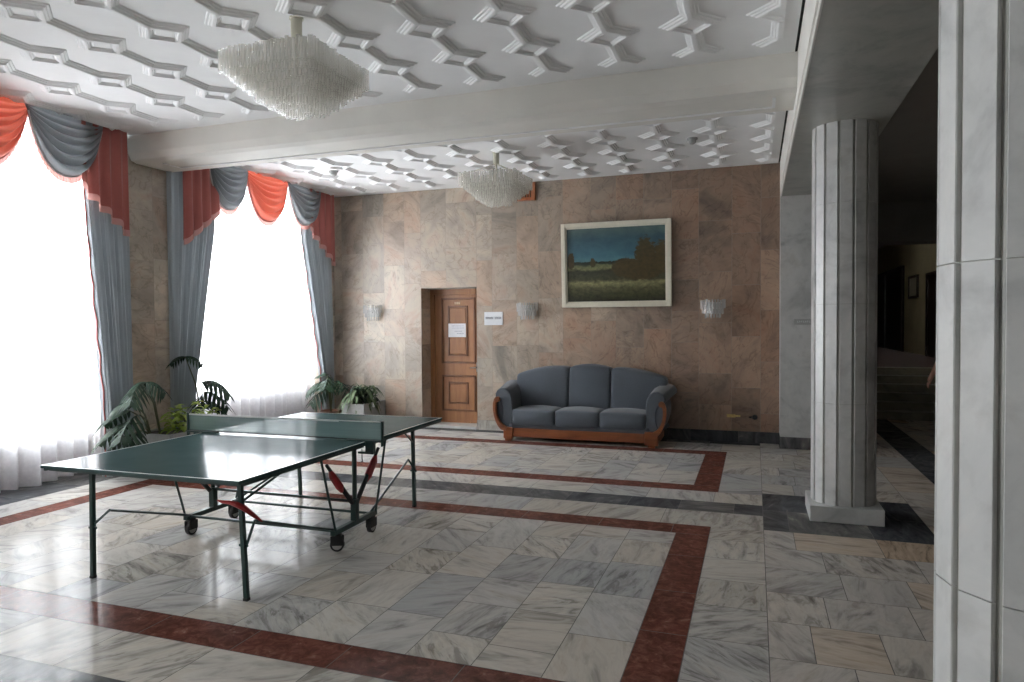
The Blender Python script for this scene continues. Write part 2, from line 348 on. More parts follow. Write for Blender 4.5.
# ------------------------------------------------------------ mesh builder
class MB:
    def __init__(s): s.v = []; s.f = []; s.m = []; s.rn = []; s.uv = None
    def face(s, idx, mi=0, r=0.0): s.f.append(tuple(idx)); s.m.append(mi); s.rn.append(r)
    def add(s, vs, fs, mi=0, r=0.0):
        b = len(s.v); s.v += [tuple(v) for v in vs]
        for f in fs: s.face([b+i for i in f], mi, r)
    def box(s, a, b, mi=0, r=0.0):
        x0, y0, z0 = [min(p, q) for p, q in zip(a, b)]; x1, y1, z1 = [max(p, q) for p, q in zip(a, b)]
        s.add([(x0, y0, z0), (x1, y0, z0), (x1, y1, z0), (x0, y1, z0), (x0, y0, z1), (x1, y0, z1), (x1, y1, z1), (x0, y1, z1)],
              [(0, 3, 2, 1), (4, 5, 6, 7), (0, 1, 5, 4), (1, 2, 6, 5), (2, 3, 7, 6), (3, 0, 4, 7)], mi, r)
    def tube(s, path, r, n=8, mi=0, cap=True, square=False):
        P = [Vector(p) for p in path]; rr = r if isinstance(r, (list, tuple)) else [r]*len(P)
        rings = []; prev = None
        for i, p in enumerate(P):
            t = (P[min(i+1, len(P)-1)]-P[max(i-1, 0)]).normalized()
            if prev is None:
                ref = Vector((0, 0, 1)) if abs(t.z) < .9 else Vector((1, 0, 0))
                a = t.cross(ref).normalized()
            else: a = (prev - t*prev.dot(t)).normalized()
            prev = a; b = t.cross(a)
            ring = []
            for k in range(n):
                th = 2*PI*(k+.5)/n
                ring.append(p + (a*math.cos(th)+b*math.sin(th))*rr[i]*(1.414 if square else 1))
            rings.append(ring)
        base = len(s.v); s.v += [tuple(v) for R in rings for v in R]
        for i in range(len(P)-1):
            for k in range(n):
                k2 = (k+1) % n
                s.face((base+i*n+k, base+i*n+k2, base+(i+1)*n+k2, base+(i+1)*n+k), mi)
        if cap:
            s.face([base+k for k in range(n)][::-1], mi); s.face([base+(len(P)-1)*n+k for k in range(n)], mi)
    def bar(s, a, b, w, mi=0): s.tube([a, b], w/2, 4, mi, True, True)
    def cyl(s, c, r, z0, z1, n=20, mi=0, r2=None):
        s.tube([(c[0], c[1], z0), (c[0], c[1], z1)], [r, r if r2 is None else r2], n, mi)
    def prism(s, poly, axis, a, b, mi=0):
        """poly: 2-D points, extruded along axis from a to b"""
        def P(u, v, w): return {'x': (w, u, v), 'y': (u, w, v), 'z': (u, v, w)}[axis]
        n = len(poly); base = len(s.v)
        s.v += [P(u, v, a) for u, v in poly] + [P(u, v, b) for u, v in poly]
        s.face([base+i for i in range(n)][::-1], mi); s.face([base+n+i for i in range(n)], mi)
        for i in range(n):
            j = (i+1) % n; s.face((base+i, base+j, base+n+j, base+n+i), mi)
    def grid(s, fn, nu, nv, mi=0):
        b = len(s.v)
        for j in range(nv+1):
            for i in range(nu+1): s.v.append(tuple(fn(i/nu, j/nv)))
        for j in range(nv):
            for i in range(nu):
                q = b+j*(nu+1)+i; s.face((q, q+1, q+nu+2, q+nu+1), mi)
    def lathe(s, prof, c=(0, 0), n=24, mi=0):
        b = len(s.v); k = len(prof)
        for i in range(n):
            th = 2*PI*i/n
            for r, z in prof: s.v.append((c[0]+r*math.cos(th), c[1]+r*math.sin(th), z))
        for i in range(n):
            for j in range(k-1):
                i2 = (i+1) % n; s.face((b+i*k+j, b+i2*k+j, b+i2*k+j+1, b+i*k+j+1), mi)
    def build(s, name, mats, parent=None, smooth=False, bevel=0, solid=0, subsurf=0, weld=False, world=True, clip=None):
        me = bpy.data.meshes.new(name)
        vs = s.v
        if parent is not None and world:
            o3 = parent_loc(parent); vs = [(x-o3[0], y-o3[1], z-o3[2]) for x, y, z in vs]
        me.from_pydata(vs, [], s.f)
        if not isinstance(mats, (list, tuple)): mats = [mats]
        for m in mats: me.materials.append(m)
        me.polygons.foreach_set('material_index', s.m)
        if any(s.rn):
            at = me.attributes.new('rnd', 'FLOAT', 'FACE'); at.data.foreach_set('value', s.rn)
        bm = bmesh.new(); bm.from_mesh(me)
        if clip:
            for co, no in clip:
                bmesh.ops.bisect_plane(bm, geom=bm.verts[:]+bm.edges[:]+bm.faces[:], plane_co=co, plane_no=no, clear_outer=True)
        if weld: bmesh.ops.remove_doubles(bm, verts=bm.verts, dist=1e-4)
        bmesh.ops.recalc_face_normals(bm, faces=bm.faces)
        if smooth:
            for f in bm.faces: f.smooth = True
            for e in bm.edges:
                if len(e.link_faces) == 2 and e.calc_face_angle(0) > .75: e.smooth = False
        bm.to_mesh(me); bm.free()
        o = bpy.data.objects.new(name, me); C.objects.link(o)
        if parent is not None: o.parent = parent
        if bevel:
            b = o.modifiers.new('bevel', 'BEVEL'); b.width = bevel; b.segments = 2; b.limit_method = 'ANGLE'
        if solid:
            b = o.modifiers.new('solidify', 'SOLIDIFY'); b.thickness = solid
        if subsurf:
            b = o.modifiers.new('subsurf', 'SUBSURF'); b.levels = subsurf; b.render_levels = subsurf
        return o
def parent_loc(o):
    v = Vector((0, 0, 0))
    while o is not None: v += o.location; o = o.parent
    return v
def thing(name, label, cat, loc=(0, 0, 0), rz=0, group=None):
    o = bpy.data.objects.new(name, None); C.objects.link(o); o.location = loc; o.rotation_euler = (0, 0, rz)
    o.empty_display_size = .1
    o['label'] = label; o['category'] = cat
    if group: o['group'] = group
    return o
def tag(o, label, cat, group=None):
    o['label'] = label; o['category'] = cat
    if group: o['group'] = group
    return o
def struct(o, label, cat):
    o['kind'] = 'structure'; o['label'] = label; o['category'] = cat; return o
def copy_tree(o, parent=None):
    c = o.copy(); C.objects.link(c)
    if parent is not None: c.parent = parent
    for ch in list(o.children): copy_tree(ch, c)
    return c

# ------------------------------------------------------------ room measures
XP = -6.60      # face of the piers between the windows
XO = -7.15      # outer wall
YB = 9.905      # back wall
XR = .313       # right edge of the hall, line of the columns' beam
ZC = 3.75       # ceiling
ZE = 3.25       # underside of the columns' beam
BEAMS = [(-2.70, -2.07), (1.60, 2.23), (5.90, 6.53)]

# ------------------------------------------------------------ floor
def tiles(mb, x0, x1, y0, y1, dx, dy, mi, jitter=0, stagger=False, axis='x'):
    """rows of slabs; rows run along `axis`"""
    g = .0022
    if axis == 'y':
        a0, a1, b0, b1, da, db = y0, y1, x0, x1, dy, dx
    else:
        a0, a1, b0, b1, da, db = x0, x1, y0, y1, dx, dy
    nb = max(1, round((b1-b0)/db)); hb = (b1-b0)/nb
    for j in range(nb):
        cuts = [a0]
        p = a0 + (da*random.uniform(.3, 1) if stagger else da*random.uniform(1-jitter, 1+jitter))
        while p < a1 - da*.35:
            cuts.append(p); p += da*random.uniform(1-jitter, 1+jitter)
        cuts.append(a1)
        for c0, c1 in zip(cuts, cuts[1:]):
            q0, q1 = b0+j*hb, b0+(j+1)*hb
            X0, X1, Y0, Y1 = (c0, c1, q0, q1) if axis == 'x' else (q0, q1, c0, c1)
            b = len(mb.v)
            mb.v += [(X0+g, Y0+g, 0), (X1-g, Y0+g, 0), (X1-g, Y1-g, 0), (X0+g, Y1-g, 0)]
            mb.face((b, b+1, b+2, b+3), mi, random.uniform(.05, 1))
fl = MB()
fl.box((-7.4, -4.4, -.12), (6.5, 33.2, -.0015), 4)
T, WRM, RED, DRK = 0, 1, 2, 3
def hall_pattern(yr0, yr1):
    """red frame from yr0 to yr1 (outer edges) with tiled field, in the hall's width"""
    tiles(fl, -6.10, -.327, yr0, yr0+.245, .62, .3, RED, .1)
    tiles(fl, -6.10, -.327, yr1-.247, yr1, .62, .3, RED, .1)
    tiles(fl, -6.10, -5.85, yr0+.245, yr1-.247, .3, .62, RED, .1, axis='y')
    tiles(fl, -.575, -.327, yr0+.245, yr1-.247, .3, .62, RED, .1, axis='y')
    tiles(fl, -5.85, -.575, yr0+.245, yr1-.247, .351, .52, T, .22, True, axis='y')
    tiles(fl, -.327, .07, yr0, yr1, .4, .44, T, .05, axis='y')
    tiles(fl, -6.50, -6.10, yr0, yr1, .4, .62, T, .05, axis='y')
def cross_band(y0, y1):
    """plain / dark / plain rows between two red frames"""
    a, b = y0+(y1-y0)*.38, y0+(y1-y0)*.67
    tiles(fl, -6.50, .07, y0, a, .62, .45, T, .1, True); tiles(fl, -6.50, .07, a, b, .55, .35, DRK, .35)
    tiles(fl, -6.50, .07, b, y1, .62, .4, T, .1, True)
hall_pattern(2.77, 5.71); cross_band(5.71, 6.90); hall_pattern(6.90, 9.10)
cross_band(1.56, 2.77); hall_pattern(-1.4, 1.56); cross_band(-2.6, -1.4); tiles(fl, -6.5, .07, -4.2, -2.6, .62, .41, T, .05, True)
tiles(fl, -6.50, .07, 9.10, 9.68, .62, .58, T, .1)
tiles(fl, -6.50, .07, 9.68, 10.4, .6, .72, DRK, .1)
tiles(fl, -7.40, -6.50, -4.2, 10.4, .9, .62, DRK, .1, axis='y')
# right of the long joint: warmer slabs, dark bands around the columns and along the corridor
for (y0, y1, t, d) in ((-4.2, 1.45, WRM, .42), (2.68, 5.75, WRM, .414), (6.98, 10.4, T, .44)):
    tiles(fl, .07, 1.30, y0, y1, .46, d, t, .3, True)
tiles(fl, .07, 1.30, 1.45, 2.68, .6, .6, DRK, .1); tiles(fl, .07, 1.30, 5.75, 6.98, .6, .6, DRK, .1, True)
tiles(fl, 1.30, 1.70, -4.2, 13.0, .4, .62, WRM, .1, axis='y')
tiles(fl, .07, 1.30, 10.4, 13.0, .46, .44, T, .2, True)
tiles(fl, 1.70, 2.08, -4.2, 13.0, .4, .7, DRK, .1, axis='y')
tiles(fl, 2.08, 6.40, -4.2, 13.0, .55, .44, WRM, .2, True)
struct(fl.build('floor', [M['floor'], M['floor_warm'], M['red'], M['dark'], M['grout']]), 'polished marble floor with red and dark grey bands', 'floor')

# ------------------------------------------------------------ slab-clad walls
def slabs(mb, place, u0, u1, v0, v1, du, dv, hole=None, jit=.12, t=.02):
    """slabs on a vertical face: place(u, v, d) gives a point d in front of the face"""
    g = .002
    cols = [u0]; p = u0+du*random.uniform(.5, 1.1)
    while p < u1-du*.4: cols.append(p); p += du*random.uniform(1-jit, 1+jit)
    cols.append(u1)
    if hole: cols = sorted([c for c in cols if not (hole[0]-.14 < c < hole[0]+.14 or hole[1]-.14 < c < hole[1]+.14)]+[hole[0], hole[1]])
    for c0, c1 in zip(cols, cols[1:]):
        w0 = hole[2] if hole and c0 >= hole[0]-.001 and c1 <= hole[1]+.001 else v0
        rows = [w0]; p = w0+dv*random.uniform(.35, 1.2)
        while p < v1-dv*.3: rows.append(p); p += dv*random.choice((.62, .8, 1.0, 1.0, 1.15))
        rows.append(v1)
        for r0, r1 in zip(rows, rows[1:]):
            b = len(mb.v)
            mb.v += [place(c0+g, r0+g, t), place(c1-g, r0+g, t), place(c1-g, r1-g, t), place(c0+g, r1-g, t)]
            mb.face((b, b+1, b+2, b+3), 0, random.uniform(.05, 1))
DX0, DX1, DZ = -5.0, -4.05, 2.205
wb = MB()
YF = YB+.002
wb.box((XO, YF, 0), (DX0, YB+.55, ZC+.1), 1); wb.box((DX1, YF, 0), (XR, YB+.55, ZC+.1), 1); wb.box((DX0, YF, DZ), (DX1, YB+.55, ZC+.1), 1)
slabs(wb, lambda u, v, d: (u, YB, v), XO, XR, .15, ZC, .39, .70, (DX0, DX1, DZ))
slabs(wb, lambda u, v, d: (DX0+.002, u, v), YB, YB+.36, 0, DZ, .4, .72)
slabs(wb, lambda u, v, d: (DX1-.002, u, v), YB, YB+.36, 0, DZ, .4, .72)
struct(wb.build('wall_back', [M['wall'], M['joint']]), 'back wall clad in pink and beige marble slabs', 'wall')
bb = MB()
for a, b in ((XO, DX0), (DX1, XR)):
    x = a
    while x < b-.01:
        x2 = min(b, x+random.uniform(.5, .75)); bb.box((x+.001, YB-.022, .001), (x2-.001, YB-.001, .15), 1 if -4.1 < x < -3.3 else 0, random.uniform(.05, 1)); x = x2
struct(bb.build('baseboard_back', [M['dark'], M['floor']]), 'dark grey marble baseboard under the pink marble back wall', 'baseboard')

SILL = {BAYS[0][0]: .6, BAYS[1][0]: .52, BAYS[2][0]: .72}
wl = MB()
ys = [-4.2]+[y for b in BAYS for y in b]+[YB]
for k in range(0, len(ys), 2):                              # piers
    a, b = ys[k], ys[k+1]
    if b-a < .02: continue
    wl.box((XO, a+.002, 0), (XP-.002, b-.002, ZC), 1)
    slabs(wl, lambda u, v, d: (XP, u, v), a, b, 0, ZC, .62, .72)
    slabs(wl, lambda u, v, d: (u, a, v), XO, XP, 0, ZC, .55, .72)
    slabs(wl, lambda u, v, d: (u, b, v), XO, XP, 0, ZC, .55, .72)
for a, b in BAYS:
    wl.box((XO-.25, a, 0), (XO, b, SILL[a]), 2); wl.box((XO-.25, a, 3.62), (XO, b, ZC+.05), 2)
struct(wl.build('wall_left', [M['wall'], M['joint'], M['radiator']]), 'left window wall with beige marble piers', 'wall')
for k, (a, b) in enumerate(BAYS):
    w = MB(); n = 4
    for z in (SILL[a], 2.75, 3.56): w.box((XO-.16, a, z), (XO-.08, b, z+.06))
    for i in range(n+1):
        y = a+(b-a-.06)*i/n; w.box((XO-.16, y, SILL[a]), (XO-.08, y+.06, 3.62))
    fr = struct(w.build('window_%d' % (k+1), M['winframe'], bevel=.004), ['unseen narrow window on the left, sized to set the light', 'tall bright window behind white voile at the left edge', 'tall bright window behind white voile left of the back wall'][k], 'window')
    p = MB(); p.box((XO-.125, a+.02, SILL[a]+.02), (XO-.115, b-.02, 3.58)); p.build('pane', M['pane'], fr)
    s = MB(); s.box((XO-.02, a+.01, SILL[a]-.02), (XO+.09, b-.01, SILL[a]+.02)); s.build('window_sill', M['winframe'], fr, bevel=.006)

wr = MB(); wr.box((6.3, -4.2, 0), (6.5, 13.2, 3.7))
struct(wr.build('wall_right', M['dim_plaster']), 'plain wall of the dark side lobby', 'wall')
wf = MB(); wf.box((-7.4, -4.4, 0), (6.5, -4.2, 3.9))
struct(wf.build('wall_front', M['dim_plaster']), 'plain wall behind the camera', 'wall')

# ------------------------------------------------------------ ceiling, moulded relief, beams
ce = MB(); ce.box((XO-.2, -4.3, ZC), (.292, YB, ZC+.15)); ce.box((XO-.2, -4.3, ZC+.04), (XR, YB, ZC+.15))
ceil = struct(ce.build('ceiling', M['plaster']), 'white plaster ceiling with moulded diamonds', 'ceiling')
sl = MB(); sl.box((.2925, -4.2, ZC+.012), (XR-.001, YB, ZC+.03)); sl.build('shadow_slot', M['black'], ceil)
PROF = [(.056, 0), (.050, .009), (.036, .011), (.030, .021), (.018, .023), (.010, .034), (0, .036)]
IN = [(0, .036), (.012, .036), (.018, .026), (.026, .024), (.034, .013), (.044, .013), (.050, .017), (.058, .017)]
def diamond(mb, cx, cy, hx=.185, hy=.172):
    s = math.hypot(hx, hy)/(hx*hy)
    def ring(off, h):
        k = 1 + off*s
        return [(cx+hx*k, cy, ZC-h), (cx, cy+hy*k, ZC-h), (cx-hx*k, cy, ZC-h), (cx, cy-hy*k, ZC-h)]
    R = [ring(a-.022, h) for a, h in PROF] + [ring(-a-.022, h) for a, h in IN[1:]]
    b = len(mb.v); mb.v += [v for r in R for v in r]
    for i in range(len(R)-1):
        for k in range(4): mb.face((b+4*i+k, b+4*i+(k+1) % 4, b+4*i+4+(k+1) % 4, b+4*i+4+k))
    mb.face([b+4*(len(R)-1)+k for k in range(4)])
def stem(mb, cx, y0, y1, hw=.022):
    pts = [(cx-hw-a+.012, ZC-h) for a, h in PROF]; pts += [(cx+hw+a-.012, ZC-h) for a, h in PROF[::-1]]
    mb.prism(pts, 'y', y0, y1)
PX, PY, X0C = .597, .583, .172
for (ya, yb_, yc) in ((2.30, 5.63, 5.08), (6.60, 9.62, 7.345), (-2.0, 1.5, .87)):
    rl = MB()
    for k in range(0, 12):
        cx = X0C-PX*k
        j0 = int(math.floor((ya-yc)/PY))-1; j1 = int(math.ceil((yb_-yc)/PY))+1
        for j in range(j0, j1+1):
            cy = yc+PY*j
            if cy+.2 < ya or cy-.2 > yb_: continue
            diamond(rl, cx, cy)
        for j in range(j0, j1+1):
            a, b = yc+PY*j+.11, yc+PY*(j+1)-.11
            if b < ya or a > yb_: continue
            stem(rl, cx, max(a, ya), min(b, yb_))
    rl.build('ceiling_moulding', M['plaster'], ceil, clip=[((0, yb_, 0), (0, 1, 0)), ((0, ya, 0), (0, -1, 0)), ((X0C+.02, 0, 0), (1, 0, 0))])
for i, (a, b) in enumerate(BEAMS):
    bm_ = MB(); bm_.prism([(a, ZC), (a+.012, 3.56), (a+.05, 3.49), (a+.12, 3.47), (b-.02, 3.47), (b, ZC)], 'x', XP, XR)
    t = struct(bm_.build('trim_%d' % (i+1), M['beam_plaster']), ['plaster beam crossing the ceiling behind the camera', 'plaster beam crossing the ceiling above the camera', 'broad white beam crossing the hall between two ceiling bays'][i], 'beam')
    r = MB()
    for q in (((-6.3, b-.19, 3.460), (.16, b-.165, 3.472)), ((-6.3, a+.2, 3.460), (-6.275, b-.165, 3.472)), ((.135, a+.2, 3.460), (.16, b-.165, 3.472))): r.box(*q)
    r.build('panel_moulding', M['plaster'], t)
# beam on the columns
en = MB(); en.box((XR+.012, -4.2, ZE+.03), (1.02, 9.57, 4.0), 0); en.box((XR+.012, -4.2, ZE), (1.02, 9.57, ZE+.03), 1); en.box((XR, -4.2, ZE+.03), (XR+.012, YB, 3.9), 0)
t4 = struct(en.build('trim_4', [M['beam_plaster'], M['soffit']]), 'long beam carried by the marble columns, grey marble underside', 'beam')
e2 = MB(); e2.tube([(XR+.006, -4.2, ZE+.012), (XR+.006, 9.57, ZE+.012)], .014, 8); e2.box((XR-.012, -4.2, ZE+.055), (XR+.004, 9.57, ZE+.07)); e2.build('edge_moulding', M['beam_plaster'], t4)
pi = MB()
for z0, z1 in ((.15, .963), (.967, 1.777), (1.781, 2.598), (2.602, 3.25)): pi.box((XR, 9.57, z0), (1.02, 10.6, z1), 0)
pi.box((XR+.004, 9.574, .15), (1.016, 10.59, 3.9), 0)
pw = struct(pi.build('trim_5', M['colm']), 'white marble pilaster at the right end of the back wall', 'pilaster')
pb = MB(); pb.box((XR-.006, 9.55, .001), (1.03, 10.6, .15), 0, .37); pb.build('pilaster_base', M['dark'], pw)
# side lobby and stair hall shells
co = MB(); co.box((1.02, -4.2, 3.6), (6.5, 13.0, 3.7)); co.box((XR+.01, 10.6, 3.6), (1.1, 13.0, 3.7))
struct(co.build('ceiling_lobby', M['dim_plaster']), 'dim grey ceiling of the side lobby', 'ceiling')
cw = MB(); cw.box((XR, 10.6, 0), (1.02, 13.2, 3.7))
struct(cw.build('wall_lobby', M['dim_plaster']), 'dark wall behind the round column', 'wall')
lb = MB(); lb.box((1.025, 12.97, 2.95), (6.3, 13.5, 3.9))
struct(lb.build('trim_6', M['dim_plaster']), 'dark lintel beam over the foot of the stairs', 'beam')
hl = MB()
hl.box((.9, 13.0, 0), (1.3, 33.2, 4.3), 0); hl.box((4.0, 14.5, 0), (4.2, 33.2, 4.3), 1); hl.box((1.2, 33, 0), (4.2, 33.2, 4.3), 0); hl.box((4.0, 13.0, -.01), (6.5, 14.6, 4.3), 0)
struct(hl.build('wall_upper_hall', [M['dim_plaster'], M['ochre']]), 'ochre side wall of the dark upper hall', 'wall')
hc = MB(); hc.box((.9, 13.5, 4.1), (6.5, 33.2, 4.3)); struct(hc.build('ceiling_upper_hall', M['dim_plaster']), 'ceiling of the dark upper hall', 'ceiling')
hf = MB(); hf.box((1.2, 14.6, .5), (4.1, 33.2, .78)); struct(hf.build('floor_upper_hall', M['carpet']), 'red carpeted floor above the stairs', 'floor')
st = MB()
for k in range(6): st.box((1.3, 12.9+.29*k, 0), (4.6, 14.7, .13*(k+1)))
struct(st.build('stairs', M['tread'], bevel=.012), 'stone steps rising in the dark behind the columns', 'stairs')

# ------------------------------------------------------------ columns
def column(y, label):
    t = thing('column', label, 'column', (.705, y, 0), 0, 'round marble columns')
    p = MB(); p.box((.43, y-.275, 0), (.98, y+.275, .13)); p.build('plinth', M['colm'], t, bevel=.006)
    n = 14; R = .25; ph = math.radians(10.4)
    c = MB(); c.cyl((.705, y), R-.014, .13, ZE, 56); c.build('core', M['soffit'], t, smooth=True)  # same marble in a darker tint, painting shade into the grooves
    s = MB()
    for k in range(n):
        a0 = ph+2*PI*k/n; a1 = a0+2*PI/n; g = .040
        def P(a, r): return (.705+r*math.sin(a), y-r*math.cos(a))
        for z0, z1 in ((.13, .961), (.9645, 1.7755), (1.779, 2.598), (2.6015, ZE)):
            s.prism([P(a0+g, R-.03), P(a0+g, R-.003), P(a0+g+.012, R), P(a1-g-.012, R), P(a1-g, R-.003), P(a1-g, R-.03)], 'z', z0, z1)
    s.build('shaft', M['colm'], t)
    return t
column(6.40, 'round fluted white marble column on a square plinth right of the sofa')
column(2.09, 'nearest white marble column filling the right edge of the view')

# ------------------------------------------------------------ door in the back wall
YD = 10.25
dr = MB()
dr.box((DX0+.002, YD-.03, 0), (DX0+.075, YD+.05, 2.2)); dr.box((DX1-.075, YD-.03, 0), (DX1-.002, YD+.05, 2.2)); dr.box((DX0+.075, YD-.03, 2.11), (DX1-.075, YD+.05, 2.2))
dr.box((DX0+.075, YD+.0, .02), (DX1-.075, YD+.045, 2.11))
door = struct(dr.build('door_1', M['door'], bevel=.004), 'brown wooden panelled door in a recess of the marble wall', 'door')
def ringbox(mb, x0, x1, z0, z1, w, y0, y1):
    mb.box((x0, y0, z0), (x0+w, y1, z1)); mb.box((x1-w, y0, z0), (x1, y1, z1)); mb.box((x0+w, y0, z0), (x1-w, y1, z0+w)); mb.box((x0+w, y0, z1-w), (x1-w, y1, z1))
for (z0, z1, i0, i1) in ((1.0, 2.06, 1.12, 1.93), (.23, .81, .345, .70)):
    m_ = MB(); ringbox(m_, -4.81, -4.215, z0, z1, .028, YD-.022, YD); ringbox(m_, -4.695, -4.345, i0, i1, .026, YD-.018, YD)
    m_.build('panel_moulding', M['door_dark'], door, bevel=.004)
    q = MB(); q.box((-4.66, YD-.012, i0+.035), (-4.38, YD, i1-.035)); q.build('panel', M['door'], door, bevel=.006)
h = MB(); h.cyl((0, 0), 0, 0, 0); h = MB(); h.box((-4.20, YD-.01, .87), (-4.165, YD, 1.02)); h.tube([(-4.183, YD-.01, .94), (-4.183, YD-.055, .94), (-4.29, YD-.055, .935)], .009, 8)
h.build('door_handle', M['steel'], door)
nm = MB()
for k in range(3): nm.box((-4.575+.035*k, YD-.006, 1.955), (-4.551+.035*k, YD, 1.993)); nm.box((-4.57+.035*k, YD-.009, 1.962), (-4.556+.035*k, YD-.002, 1.99))
nm.build('number_plate', M['gold'], door)
th_ = MB(); th_.box((DX0+.01, YB-.02, 0), (DX1-.01, YB+.36, .04)); th_.build('threshold', M['colm'], door, bevel=.004)
# paper notice on the door: rows of printing too small to read in the photograph
pn = thing('paper_notice', 'white printed notice taped to the brown door', 'notice', (-4.53, YD-.02, 1.42))
a = MB(); a.box((-4.68, YD-.0205, 1.425), (-4.375, YD-.018, 1.645)); a.build('sheet', M['paper'], pn)
for z, x0, x1 in ((1.60, -4.62, -4.41), (1.567, -4.62, -4.41), (1.515, -4.57, -4.44), (1.48, -4.53, -4.41)):
    x = x0; a = MB()
    while x < x1:
        w = random.uniform(.008, .022); a.box((x, YD-.0215, z), (min(x+w, x1), YD-.0203, z+.011)); x += w+.006
    a.build('printed_line', M['inkpale'], pn)
sg = thing('wall_sign', 'white sign with one dark line of lettering right of the door', 'sign', (-3.77, YB, 1.62))
a = MB(); a.box((-3.92, YB-.014, 1.617), (-3.62, YB-.001, 1.818)); a.build('board', M['paper'], sg, bevel=.002)
x = -3.898
while x < -3.65:
    if not -3.78 < x < -3.768:
        a = MB(); a.box((x, YB-.0155, 1.708), (x+.005, YB-.0138, 1.742)); a.box((x+.011, YB-.0155, 1.708), (x+.016, YB-.0138, 1.742)); z = random.choice((1.708, 1.722, 1.736)); a.box((x, YB-.0155, z), (x+.016, YB-.0138, z+.006)); a.build('letter', M['ink'], sg)
    x += .0215
a = MB(); a.box((.478, 9.555, 1.60), (.69, 9.5695, 1.672)); pl = a.build('name_plate', M['greyplate'], bevel=.003)
tag(pl, 'small grey plate on the pilaster left of the round column', 'plate')
for k in range(7):
    b = MB(); b.box((.515+.023*k, 9.5535, 1.628), (.519+.023*k, 9.5551, 1.65)); b.box((.515+.023*k, 9.5535, 1.628+.008*(k % 3)), (.53+.023*k, 9.5551, 1.632+.008*(k % 3))); b.build('letter', M['paper'], pl)

# ------------------------------------------------------------ vent, sockets, smoke detectors
vt = thing('vent_grille', 'orange wooden vent grille high on the wall behind the chandelier', 'vent', (-3.34, YB, 3.47))
a = MB(); ringbox(a, -3.60, -3.08, 3.475, 3.74, .045, YB-.05, YB-.001); a.build('frame', M['vent'], vt, bevel=.004)
a = MB()
for k in range(11): a.box((-3.55+.04*k, YB-.04, 3.52), (-3.532+.04*k, YB-.012, 3.695))
a.build('slats', M['vent'], vt)
a = MB(); a.box((-3.555, YB-.006, 3.52), (-3.125, YB-.001, 3.695)); a.build('backing', M['black'], vt)
a = MB(); a.box((-.36, YB-.012, .335), (-.245, YB-.001, .378)); a.box((-.26, YB-.01, .345), (-.18, YB-.001, .37))
tag(a.build('filler_patch', M['yellowplate'], bevel=.006), 'ochre patch of filler on the wall right of the sofa', 'patch')
sk = MB(); sk.tube([(.003, YB-.001, .347), (.003, YB-.03, .347)], [.036, .03], 14); sk.tube([(-.035, YB-.012, .347), (-.075, YB-.006, .348)], [.016, .006], 8)
tag(sk.build('wall_socket', M['rubber'], smooth=True), 'small black socket on the wall right of the ochre patch', 'socket')
def detector(x, y, label):
    t = thing('smoke_detector', label, 'detector', (x, y, ZC), 0, 'smoke detectors')
    a = MB(); a.lathe([(0, ZC-.001), (.06, ZC-.001), (.06, ZC-.02), (0, ZC-.021)], (x, y), 20); a.build('base', M['greyplate'], t, smooth=True)
    a = MB(); a.lathe([(0, ZC-.02), (.045, ZC-.02), (.04, ZC-.055), (.02, ZC-.07), (0, ZC-.071)], (x, y), 20); a.build('sensor', M['greyplate'], t, smooth=True)
detector(-.68, 8.22, 'small smoke detector on the far ceiling bay at the right')
detector(-5.47, 8.22, 'small smoke detector on the far ceiling bay by the window')

# ------------------------------------------------------------ chandeliers and wall lights
def tube_mesh(name, ln, r, mat, n=8):
    a = MB(); a.tube([(0, 0, 0), (0, 0, -ln*.5), (0, 0, -ln)], [r, r*.86, r], n, 0, True); a.tube([(0, 0, -ln+.002), (0, 0, -ln-.012)], [r*.5, r*.75], n)
    o = a.build(name, mat, None, smooth=True); C.objects.unlink(o); return o
def chandelier(x, y, label):
    t = thing('chandelier', label, 'chandelier', (x, y, ZC), 0, 'glass tube chandeliers')
    a = MB(); a.tube([(0, 0, 0), (0, 0, -.15)], .038, 20); a.tube([(0, 0, 0), (0, 0, -.012)], .048, 20); a.build('ceiling_stem', M['cream'], t, smooth=True, world=False)
    a = MB()
    for hs, z in ((.325, -.325), (.25, -.40), (.17, -.475)):
        for q in ((-hs, -hs, hs, -hs), (hs, -hs, hs, hs), (hs, hs, -hs, hs), (-hs, hs, -hs, -hs)): a.bar((q[0], q[1], z), (q[2], q[3], z), .006)
    for sx in (-1, 1):
        for sy in (-1, 1): a.bar((0, 0, -.14), (sx*.325, sy*.325, -.325), .008); a.bar((sx*.325, sy*.325, -.325), (sx*.18, sy*.18, -.475), .005)
    a.tube([(0, 0, -.15), (0, 0, -.42)], .012, 8)
    a.build('frame', M['cream'], t, world=False)
    proto = tube_mesh('crystal_tube', .135, .0135, M['crystal'])
    spots = []
    for hs, z, n in ((.365, -.295, 25), (.325, -.335, 22), (.285, -.375, 19), (.245, -.415, 16), (.20, -.455, 13), (.155, -.495, 9), (.09, -.515, 5)):
        for k in range(n):
            u = -hs+2*hs*k/n
            for q in ((u, -hs), (hs, u), (-u, hs), (-hs, -u)): spots.append((q[0]*.955+random.uniform(-.004, .004), q[1]*.955+random.uniform(-.004, .004), z+random.uniform(-.012, .012)))
    # the hundred nearest the viewer's side are parts, the rest one part
    spots.sort(key=lambda p: p[1]+.15*p[0]-.2*abs(p[2]+.4))
    rest = MB(); me = proto.data
    for i, p in enumerate(spots):
        if i < 100:
            o = bpy.data.objects.new('crystal_tube', me); C.objects.link(o); o.parent = t; o.location = p; o.rotation_euler = (0, 0, random.uniform(0, 1))
        else: rest.add([tuple(Vector(v.co)+Vector(p)) for v in me.vertices], [tuple(f.vertices) for f in me.polygons])
    o = rest.build('crystal_tubes', M['crystal'], t, smooth=True, world=False); o['kind'] = 'stuff'
    return t
